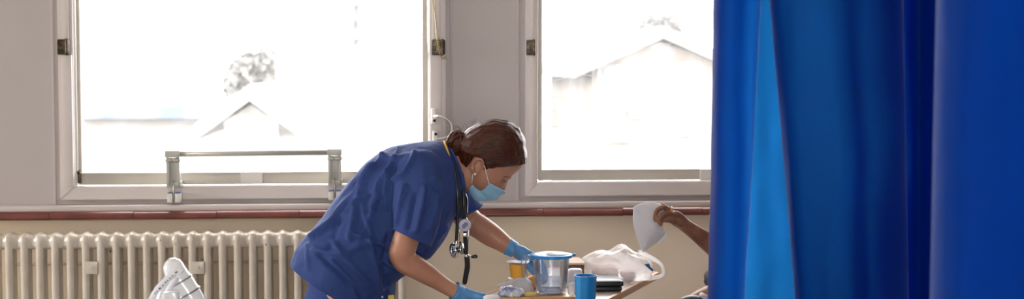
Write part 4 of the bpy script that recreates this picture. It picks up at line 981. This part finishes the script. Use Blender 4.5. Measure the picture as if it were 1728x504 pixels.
# --- upturned white cup, clear crinkled cup, carton
Yc = yt0 + .16
cx_ = P(969, 470, Yc); zc = P(969, 453, Yc + .115).z; m_ = (P(970, 460, Yc) - P(969, 460, Yc)).length
b = MB(); H = zc - TZ - .0018; rz = 14.2*m_
Rr = [(.001, H), (rz*.72, H), (rz*.86, H - .003), (rz*.92, H - .010), (rz*1.02, H*.4), (rz*1.06, 0), (rz*1.0, 0), (rz*.85, H - .008), (.001, H - .006)]
b.lathe(Rr, (cx_.x + .004, Yc, TZ + .0018), 40, cap=True); 
Xlim = tx1 + .004 + rz*1.08; shift = max(0, Xlim - (cx_.x + .004))
b.v = [v + Vector((min(shift, .012), .115, 0)) for v in b.v]
tag(obj('upturned_cup', b, mat('white_ceramic', (222, 222, 232), .25, coat=.3), auto=50), 'white cup turned upside down beside the tray behind the blue beaker', 'cup')
YB2 = yt1 + .16; p0 = P(957, 447, YB2); p1 = P(986, 437, YB2); zb_ = TZ + .002
ca = thing('cardboard_carton', 'beige cardboard food box, lid ajar, behind the upturned cup', 'box', ((p0.x + p1.x)/2, YB2 + .06, zb_))
b = MB(); b.box((p0.x - .01, YB2, zb_), (p1.x, YB2 + .11, p0.z), .002); obj('tray_base', b, mat('brown_card', (112, 78, 54), .8), ca, auto=30)
b = MB(); pts = [(p0.x - .014, YB2 - .004, p0.z + .001), (p1.x + .004, YB2 - .004, p0.z + .001), (p1.x - .002, YB2 + .11, p0.z + .004), (p0.x - .006, YB2 + .11, p0.z + .004)]
b.add([Vector(p) for p in pts] + [Vector(p) + Vector((0, 0, .006)) for p in pts], [(3, 2, 1, 0), (4, 5, 6, 7), (0, 1, 5, 4), (1, 2, 6, 5), (2, 3, 7, 6), (3, 0, 4, 7)]); obj('lid', b, mat('pale_card', (206, 184, 166), .8), ca, smooth=False)
Yk = c0.y + .0; ck = P(965, 500, yt0 + .04)
b = MB(); r_ = .0105; R = []
for hh, rr in ((0, .7), (.006, 1), (.02, 1.05), (.034, 1.15), (.040, 1.2)):
    R.append([Vector((ck.x + math.cos(a)*r_*rr*(1 + .09*math.sin(7*a + hh*200)), yt0 + .042 + math.sin(a)*r_*rr*(1 + .09*math.sin(5*a + hh*150)), ZT + hh)) for a in [2*math.pi*k/40 for k in range(40)]])
b.rings(R, True); tag(obj('crinkled_cup', b, M['wrapc']), 'little crinkled clear plastic cup between jug and blue beaker', 'cup')
# --- black case with flat tablet on top
M['blk'] = mat('satin_black_plastic', (30, 30, 34), .35); M['scr'] = mat('satin_dark_screen', (40, 40, 50), .35, spec=.25)
q = Pz(1050, 491, TZ + .0018); xx1 = q.x; xl = Pz(1004, 491, TZ + .0018).x - .05; y0 = q.y
hz = P(1050, 474, y0).z - TZ
cs = thing('black_case', 'flat glossy black tablet device lying between blue beaker and carrier bag', 'tablet', ((xl + xx1)/2, y0 + .05, TZ + .002))
b = MB(); b.box((xl, y0, TZ + .0018), (xx1, y0 + .13, TZ + .0018 + hz*.45), .006, seg=3); obj('lower_shell', b, M['blk'], cs, auto=40)
b = MB(); b.box((xl, y0 - .002, TZ + .0024 + hz*.45), (xx1 + .004, y0 + .13, TZ + hz), .005, seg=3); obj('upper_shell', b, M['blk'], cs, auto=40)
b = MB(); b.box((xl + .008, y0 + .006, TZ + hz), (xx1 - .004, y0 + .122, TZ + hz + .0012), .0005); obj('screen', b, M['scr'], cs, auto=40)
for k in range(2):
    b = MB(); zz = TZ + hz*(.28 if k else .76); b.box((xx1 - .010 + .004*(1 - k), y0 - .004, zz - .004), (xx1 - .003 + .004*(1 - k), y0 - .001, zz + .004), .001); obj('port', b, M['scr'], cs, auto=40)
# --- carrier bag
YBg = 4.66
M['bag'] = film('white_carrier_film', (252, 248, 250), .48, .35, .55, bump=.9, bscale=24)
bag = thing('carrier_bag', 'crumpled white translucent plastic carrier bag on the far end of the table', 'bag', (P(1040, 480, YBg).x, YBg, TZ + .002))
OUT = [(981, 437), (999, 427), (1016, 422.5), (1030, 423.5), (1048, 413), (1057, 415), (1067, 422), (1084, 428), (1098, 438), (1103, 446), (1101, 456), (1097, 468), (1090, 475), (1077, 480), (1055, 480), (1020, 478), (992, 477), (986, 452)]
b = crumple(OUT, YBg, .085, .0085, 6, TZ + .0025, 24, 60); obj('bag_body', b, M['bag'], bag)
b = MB(); hd = [(1080, 426), (1098, 434.5), (1110, 441), (1117, 448), (1119.5, 459), (1116, 464.5), (1106, 467.5), (1094, 469)]
b.tube([P(x, y, YBg - .02 + .012*math.sin(k)) for k, (x, y) in enumerate(hd)], [.010, .0075, .006, .0055, .0055, .006, .008, .010], 12, smooth=50, flat=.55); obj('bag_handle', b, M['bag'], bag)
b = MB(); R = []
pr_ = [(1087, 445.5), (1095, 444), (1098, 450), (1103, 455), (1101, 458), (1094, 452)]
b.rings([[P(x, y, YBg - .098) for x, y in pr_], [P(x, y, YBg - .0965) for x, y in pr_]]); obj('blue_print', b, mat('blue_bag_print', (38, 100, 150), .5), bag, smooth=False)
b = MB(); a = P(1046, 452, YBg); c = P(1068, 477, YBg); b.box((a.x, YBg - .062, TZ + .006), (c.x, YBg + .0, a.z - .005), .008, seg=3); tag(obj('food_packet', b, mat('maroon_packet', (70, 30, 52), .5, rgb2=(150, 78, 66), vscale=24)), 'dark maroon packet showing through the white carrier bag', 'packet')
b = MB(); a = P(1000, 448, YBg); c = P(1040, 476, YBg); b.box((a.x, YBg - .055, TZ + .006), (c.x, YBg + .04, a.z), .016, seg=4); tag(obj('bread_bag', b, mat('tan_food', (178, 138, 112), .7)), 'beige lump of food showing inside the left half of carrier bag', 'food')

# ================================================================== PATIENT behind the curtain, holding a cloth
YH = 4.36
def H(px, py, dy=0.): return P(px, py, YH) + Vector((0, dy, 0))
M['skin2'] = mat('brown_skin', (158, 106, 80), .42, rgb2=(122, 80, 62), vscale=22, bump=.5, bscale=120, sss=.08)
pat = thing('patient', 'person mostly hidden by the blue curtain, bare forearm reaching out with cloth', 'person', (H(1330, 500).x, YH + .25, .47))
b = MB()
wr_, pe_ = H(1158, 381.5), H(1133, 362, -.006); ax = (pe_ - wr_).normalized(); side = Vector((.15, -.80, .55)); side = side - ax*side.dot(ax); side.normalize()
# back of the hand, then fingers curling down and back around the cloth
fing = [([H(1136, 361, -.030), H(1122, 358, -.034), H(1113, 362, -.036), H(1108, 370, -.035), H(1112, 377, -.032)], 1.0),
        ([H(1133, 358, -.018), H(1120, 348.5, -.022), H(1109, 351, -.023), H(1104, 361, -.022), H(1103, 371, -.020)], 1.04),
        ([H(1131, 354.5, .0), H(1117, 346, .0), H(1108, 351, .001), H(1105, 361, .002), H(1106, 368, .003)], 1.0),
        ([H(1131, 354, .018), H(1119, 349, .020), H(1112, 355, .021), H(1109, 363, .020)], .88)]
thm = [H(1148, 376, -.020), H(1137, 371.5, -.030), H(1128, 369, -.031), H(1119, 369, -.028), H(1110, 370, -.024)]
hand_shells(b, wr_, pe_, side, fing, thm, 0, (.019, .031), .0078, .021)
arm = [(1154, 378, 0, .0205), (1166, 387, 0, .0215), (1185, 401, .0, .0255), (1215, 424, .02, .031), (1245, 444, .05, .036), (1262, 452, .07, .040), (1268, 440, .10, .044), (1280, 400, .17, .048), (1293, 345, .22, .056), (1300, 320, .23, .060)]
b.tube([H(x, y, d) for x, y, d, r in arm], [r for *_, r in arm], 24, smooth=60)
# trunk, neck, head, other arm, lap: seated in the chair facing the nurse
cx0 = H(1330, 400).x; CY = YH + .36
def PT(x, y, z): return Vector((cx0 + x, CY + y, z))
R = []
for z, rx, ry, xo in ((.50, .13, .18, .03), (.62, .13, .165, .02), (.78, .12, .155, .01), (.94, .125, .165, 0), (1.06, .12, .18, 0), (1.14, .095, .17, .0), (1.19, .06, .10, 0)):
    R.append([PT(xo + rx*math.cos(a), ry*math.sin(a), z) for a in [2*math.pi*k/32 for k in range(32)]])
b.rings(R)
b.tube([PT(0, 0, 1.15), PT(-.01, 0, 1.26)], [.058, .055], 20); 
R = []
for z, rx, ry, xo in ((1.225, .03, .025, -.05), (1.24, .062, .045, -.035), (1.28, .085, .064, -.018), (1.33, .096, .072, -.008), (1.38, .098, .074, 0), (1.42, .088, .068, .004), (1.45, .06, .045, .006), (1.462, .02, .015, .006)):
    R.append([PT(xo + rx*math.cos(a), ry*math.sin(a), z) for a in [2*math.pi*k/32 for k in range(32)]])
b.rings(R)
b.tube([PT(-.098, 0, 1.355), PT(-.112, 0, 1.32), PT(-.096, 0, 1.315)], [.008, .011, .008], 10)
for s in (-1, 1): b.ball(PT(.0, s*.075, 1.335), .022, (.8, .3, 1.3), 2)
b.tube([PT(0, .17, 1.10), PT(.01, .20, .95), PT(-.02, .20, .82), PT(-.16, .17, .76), PT(-.26, .12, .72)], [.055, .045, .040, .034, .024], 20, smooth=20)
hand_shells(b, PT(-.26, .12, .72), PT(-.33, .09, .69), Vector((0, .9, .2)), [([PT(-.32, .09 + o, .69), PT(-.36, .085 + o, .68), PT(-.39, .08 + o, .665)], 1) for o in (-.024, -.008, .008, .024)], [PT(-.28, .09, .72), PT(-.31, .06, .71), PT(-.34, .05, .695)], 0, (.019, .031), .0078, .021)
for s in (-1, 1):
    b.tube([PT(.03, s*.09, .57), PT(-.22, s*.1, .56), PT(-.38, s*.1, .54), PT(-.39, s*.1, .30), PT(-.37, s*.1, .10), PT(-.42, s*.1, .05), PT(-.50, s*.1, .035)], [.085, .075, .058, .052, .038, .036, .026], 20, smooth=40)
obj('body', remesh(b, .0036, 2), M['skin2'], pat)
# palm creases and nails are tiny: wedding ring
b = MB(); c = H(1128.5, 352.8, -.019); dr = (H(1120, 348.5, -.022) - H(1133, 358, -.018)).normalized(); u = dr.orthogonal().normalized(); w = dr.cross(u)
b.tube([c + (u*math.cos(t) + w*math.sin(t))*.0094 for t in [2*math.pi*j/24 for j in range(25)]], .0022, 8, dome=False); obj('ring', b, mat('gold_ring', (216, 170, 84), .2, 1), pat)
# gown, hair
for sg in (-1, 1):
    e_ = MB(); e_.ball(PT(-.088, sg*.030, 1.352), .009, (.7, 1.2, .7), 2); eo = obj('eye', e_, M['eyew'], pat)
    e_ = MB(); e_.ball(PT(-.0935, sg*.030, 1.352), .0042, (.5, 1, 1), 2); obj('iris', e_, M['iris'], eo)
    e_ = MB(); e_.tube([PT(-.092, sg*.016, 1.372), PT(-.093, sg*.030, 1.376), PT(-.084, sg*.044, 1.372)], .002, 6, smooth=8); obj('eyebrow', e_, M['lash'], pat)
e_ = MB(); e_.tube([PT(-.086, -.022, 1.284), PT(-.096, 0, 1.286), PT(-.086, .022, 1.284)], [.002, .0045, .002], 8, smooth=12); obj('lips', e_, mat('dusky_lips', (124, 72, 66), .5), pat)
b = MB(); R = []
for z, rx, ry, xo in ((.50, .15, .20, .02), (.60, .15, .19, .02), (.78, .14, .175, .01), (.94, .142, .185, 0), (1.06, .138, .20, 0), (1.14, .115, .19, .0), (1.19, .078, .125, 0), (1.205, .07, .075, 0)):
    R.append([PT(xo + rx*math.cos(a) + fbm((math.cos(a), math.sin(a), z*2), 3)*.006, ry*math.sin(a), z) for a in [2*math.pi*k/48 for k in range(48)]])
b.rings(R, False); M['gown'] = cloth('pale_patient_gown', (178, 190, 204), 0, None, .85, .2)
g = obj('gown', b, M['gown'], pat); s_ = g.modifiers.new('s', 'SOLIDIFY'); s_.thickness = .003
b = MB(); b.tube([PT(.0, -.13, 1.13), H(1293, 345, .22), H(1282, 392, .18)], [.072, .070, .066], 24, cap=False, smooth=14); b.tube([PT(0, .13, 1.12), PT(.01, .20, .97)], [.07, .062], 24, cap=False, smooth=8)
g = obj('gown_sleeve', b, M['gown'], pat); s_ = g.modifiers.new('s', 'SOLIDIFY'); s_.thickness = .003
b = MB(); R = []
for z, rx, ry, xo in ((1.27, .05, .07, .06), (1.33, .082, .082, .028), (1.38, .098, .084, .014), (1.425, .092, .078, .010), (1.458, .064, .055, .010), (1.474, .02, .016, .010)):
    R.append([PT(xo + rx*math.cos(a), ry*math.sin(a), z) for a in [2*math.pi*k/32 for k in range(32)]])
b.rings(R); obj('hair', b, mat('grey_hair', (110, 106, 104), .6, bump=.6, bscale=90), pat)
# blanket over the legs
b = MB(); R = []
for s, (x, z, hy, hz_) in enumerate(((.06, .60, .20, .11), (-.12, .60, .20, .10), (-.28, .585, .19, .085), (-.40, .57, .18, .08), (-.45, .50, .18, .085), (-.45, .34, .18, .08), (-.44, .2, .18, .078))):
    vert = s >= 4; r = []
    for k in range(40):
        a = 2*math.pi*k/40; ca, sa = math.cos(a), math.sin(a); q = math.copysign(abs(sa)**.8, sa)
        r.append(PT(x + (hz_*q if vert else 0) - (0 if not vert else 0), hy*ca, z + (0 if vert else hz_*q)))
    R.append(r)
b.rings(R, True); obj('blanket', b, cloth('white_cellular_blanket', (216, 214, 222), 0, None, .9, .2, 300, .5), pat)
# the chair
chair = thing('patient_chair', 'dark grey padded armchair under the hidden patient by the curtain', 'armchair', (cx0 + .05, CY, 0))
M['vin'] = mat('charcoal_vinyl', (52, 50, 60), .45, bump=.1); 
obj('seat', MB().box(PT(-.33, -.27, .36), PT(.22, .27, .484), .03, seg=4), M['vin'], chair, auto=50)
b = MB(); mt = Matrix.Translation(PT(.26, 0, .42)) @ Matrix.Rotation(math.radians(10), 4, 'Y'); b.box((-.05, -.27, 0), (.06, .27, .82), .035, 0, mt, 4); obj('backrest', b, M['vin'], chair, auto=50)
# height of the near arm pad comes from the dark rounded pad seen at the frame bottom
ztop = P(1160, 498.5, CY - .315).z; x_tip = P(1144, 503, CY - .315).x
for s, nm in ((-1, 'armrest'), (1, 'armrest')):
    b = MB(); yy = CY + s*.315; x_s = x_tip if s < 0 else x_tip + .22; pts = [(x_s + .010, yy, ztop - .05), (x_s + .03, yy, ztop - .030), (x_s + .12, yy, ztop - .034), (cx0 + .24, yy, ztop - .055)]
    b.tube([Vector(p) for p in pts], [.018, .030, .030, .028], 18, smooth=26, flat=1.1, up=(0, 0, 1)); obj('armrest', b, M['vin'], chair)
    for lx in (x_s + .09, cx0 + .20):
        b = MB(); b.tube([(lx, yy, ztop - .05), (lx, yy, .012)], .016, 12, dome=False); obj('leg', b, M['grey_metal'], chair)
b = MB(); b.box(PT(-.31, -.30, .33), PT(.24, .30, .362), .008); obj('seat_frame', b, M['grey_metal'], chair, auto=40)
q = P(1187, 505, CY - .33)
b = MB(); zc_ = ztop - .010
tag(obj('crumpled_tissue', crumple([(1179, 502), (1181, 495), (1185, 492.5), (1190, 494), (1196, 498), (1206, 506), (1196, 510), (1182, 509)], CY - .315, .022, .006, 4, P(1187, 507, CY - .315).z, 40), mat('soft_white_tissue', (224, 220, 226), .8)), 'crumpled white tissue on the dark armrest against the curtain edge', 'tissue')
# --- the white cloth held up in the hand
b = MB(); CL = [(1070, 349), (1083, 343.5), (1098, 340.5), (1113, 343), (1120, 352), (1116, 372), (1121, 390), (1121.5, 396), (1109, 408), (1088, 421.5), (1084.5, 424), (1081.5, 418), (1076, 405), (1071, 385), (1069, 366)]
def sheet(poly, yoff, n=26):
    xs = [p[0] for p in poly]; cx_ = sum(xs)/len(xs); cy_ = sum(p[1] for p in poly)/len(poly); sp = spline(poly + [poly[0]], 91)[:-1]; R = []
    for j in range(n + 1):
        t = max(j/n, .01); r = []
        for x, y in sp:
            X, Y_ = cx_ + (x - cx_)*t, cy_ + (y - cy_)*t
            d = yoff(X, Y_, t); r.append(H(X, Y_, d))
        R.append(r)
    return R
f1 = lambda X, Y_, t: -.006 - .008*(1 - t**3) + .010*math.sin((X - 1070)*.09 + (Y_ - 340)*.05) + fbm((X*.02, Y_*.02, 1), 2)*.006 - .00*t
R1 = sheet(CL, f1)
b.rings(R1[::-1] , False); b.rings(sheet(CL, lambda X, Y_, t: .000 + .004*(1 - t**3) + .010*math.sin((X - 1070)*.09 + (Y_ - 340)*.05)), False)
clo = thing('white_cloth', 'folded white paper cloth held up by the brown hand beside the curtain', 'cloth', H(1095, 424))
M['tiss'] = cloth('white_nonwoven', (240, 238, 240), .4, (240, 238, 240), .9, .1, 500, .2, .15)
o = obj('outer_fold', b, M['tiss'], clo); s_ = o.modifiers.new('s', 'SOLIDIFY'); s_.thickness = .0008
b = MB(); b.rings([[H(x, y, -.034 + .002*k) for x, y in [(1105, 409), (1113, 400), (1121, 391), (1121.5, 396), (1110, 410.5)]] for k in range(2)]); obj('folded_corner', b, M['tiss'], clo)

# ================================================================== BED END at the lower left
YBD = 3.4; BS = 3.4/2.62
M['enam'] = mat('glossy_white_enamel', (232, 234, 238), .14, coat=.7); M['ring_'] = mat('steel_collar', (150, 150, 156), .25, .8)
def Bp(px, py, dy=0.): return P(px, py, YBD) + Vector((0, dy, 0))
bed = thing('hospital_bed', 'glossy white tubular end of a hospital bed at the lower left', 'bed', (Bp(250, 504).x, YBD, 0))
b = MB(); b.tube([Bp(293, 452), Bp(300, 466), Bp(313, 485), Bp(327, 508), Bp(342, 540)], [.0185*BS, .0200*BS, .0205*BS, .0210*BS, .0210*BS], 28, smooth=40); hoop = obj('headboard_tube', b, M['enam'], bed)
b = MB()
for (x, y), (x2, y2), rr in (((305, 473), (306.2, 475), .0218*BS), ((318, 493), (319.3, 495.2), .0226*BS)): b.tube([Bp(x, y), Bp(x2, y2)], rr, 28, dome=False)
obj('collar', b, M['ring_'], hoop)
b = MB(); b.tube([Bp(289, 458, .03), Bp(283, 480, .035), Bp(274, 505, .04), Bp(268, 540, .04)], [.013, .018, .021, .022], 18, smooth=24); obj('rear_strut', b, M['enam'], bed)
b = MB(); mt = Matrix.Translation(Bp(297, 503, -.045)) @ Matrix.Rotation(math.radians(-8), 4, 'Y'); b.box((-.018, -.026, -.08), (.016, .016, .026), .006, 0, mt, 3); obj('clamp_block', b, M['enam'], bed, auto=40)
zb2 = Bp(342, 540).z
b = MB(); x0 = Bp(342, 540).x; b.tube([Bp(342, 540), Vector((x0 + .01, YBD, zb2 - .12)), Vector((x0 + .01, YBD, .12))], .0205, 18); xb = Bp(268, 540).x
b.tube([Bp(268, 540, .04), Vector((xb, YBD + .04, .35))], .016, 14); obj('bed_post', b, M['enam'], bed)
b = MB(); b.box((x0 - 1.9, YBD - .75, .40), (x0 - .0, YBD + .04, .50), .02); obj('bed_frame', b, M['enam'], bed, auto=40)
b = MB(); b.box((x0 - 1.88, YBD - .72, .502), (x0 - .04, YBD + .0, .64), .04, seg=4); obj('mattress', b, cloth('pale_mattress', (190, 200, 214), 0, None, .7, .1), bed, auto=50)
for dx, dy in ((.01, 0), (-1.8, 0), (-1.8, -.68), (.0, -.68)):
    b = MB(); b.tube([(x0 + dx, YBD + dy, .42), (x0 + dx, YBD + dy, .12)], .02, 12); c = Vector((x0 + dx, YBD + dy, .062)); b.lathe([(.006, -.016), (.058, -.016), (.060, 0), (.058, .016), (.006, .016)], c, 26, axis=RX, cap=True); b.box(c + Vector((-.02, -.028, .0)), c + Vector((.02, .028, .075)), .004); obj('castor', b, M['ring_'], bed, auto=40)
# printed paper strip looped over the tube
tagm = mat('white_paper_strip', (232, 232, 238), .5)
def strip(pts, w, th=.0006):
    b = MB(); sp = spline(pts, 40); R = []
    for i, (px, py, dy, ang) in enumerate(sp):
        c = Bp(px, py, dy); n0 = Bp(*sp[min(i + 1, 39)][:2], sp[min(i + 1, 39)][2]) - Bp(*sp[max(i - 1, 0)][:2], sp[max(i - 1, 0)][2]); n0.normalize()
        wv = n0.cross(Vector((math.sin(ang)*.3, 1, 0))).normalized()
        nn = n0.cross(wv); R.append([c + wv*w/2 + nn*th, c - wv*w/2 + nn*th, c - wv*w/2 - nn*th, c + wv*w/2 - nn*th])
    b.rings(R); return b
ws = thing('identity_strip', 'white paper strip with small dark print, looped over the bed tube', 'label', Bp(285, 470, -.03))
obj('paper_band', strip([(311, 450, -.036, 0), (304, 453, -.042, 0), (290, 464, -.044, 0), (276, 477, -.042, 0), (266, 490, -.038, 0), (258, 506, -.034, 0)], .0145), tagm, ws)
b = MB(); b.rings([[Bp(x, y, d) for x, y in ((298, 452), (307, 448), (313.5, 451), (310, 455.5), (303, 462))] for d in (-.044, -.0415)]); obj('pointed_end', b, tagm, ws, smooth=False)
obj('rear_loop', strip([(303, 462, -.038, .4), (294, 476, -.040, .3), (286, 490, -.032, .2), (280, 510, -.022, .1)], .013), tagm, ws)
ink = mat('dark_blue_ink', (36, 44, 84), .6)
for t0_, L_, w_ in ((300.5, 4, .0032), (295, 1.0, .0035), (291, 1.2, .003), (287.5, .8, .0032), (284, 1.6, .003), (279.5, 1.2, .0035), (274, 2, .0045), (270, 1, .003), (266, 2.5, .002)):
    f = lambda x: spline([(266, 490), (276, 477), (290, 464), (304, 453)], 39)[int(max(0, min(38, (x - 266)/38*38)))][1]
    b = MB(); dd = -.0455 if t0_ > 270 else -.0435
    b.tube([Bp(t0_, f(t0_), dd), Bp(t0_ + L_, f(t0_ + L_), dd)], w_*.42, 6, dome=False); obj('print_mark', b, ink, ws)
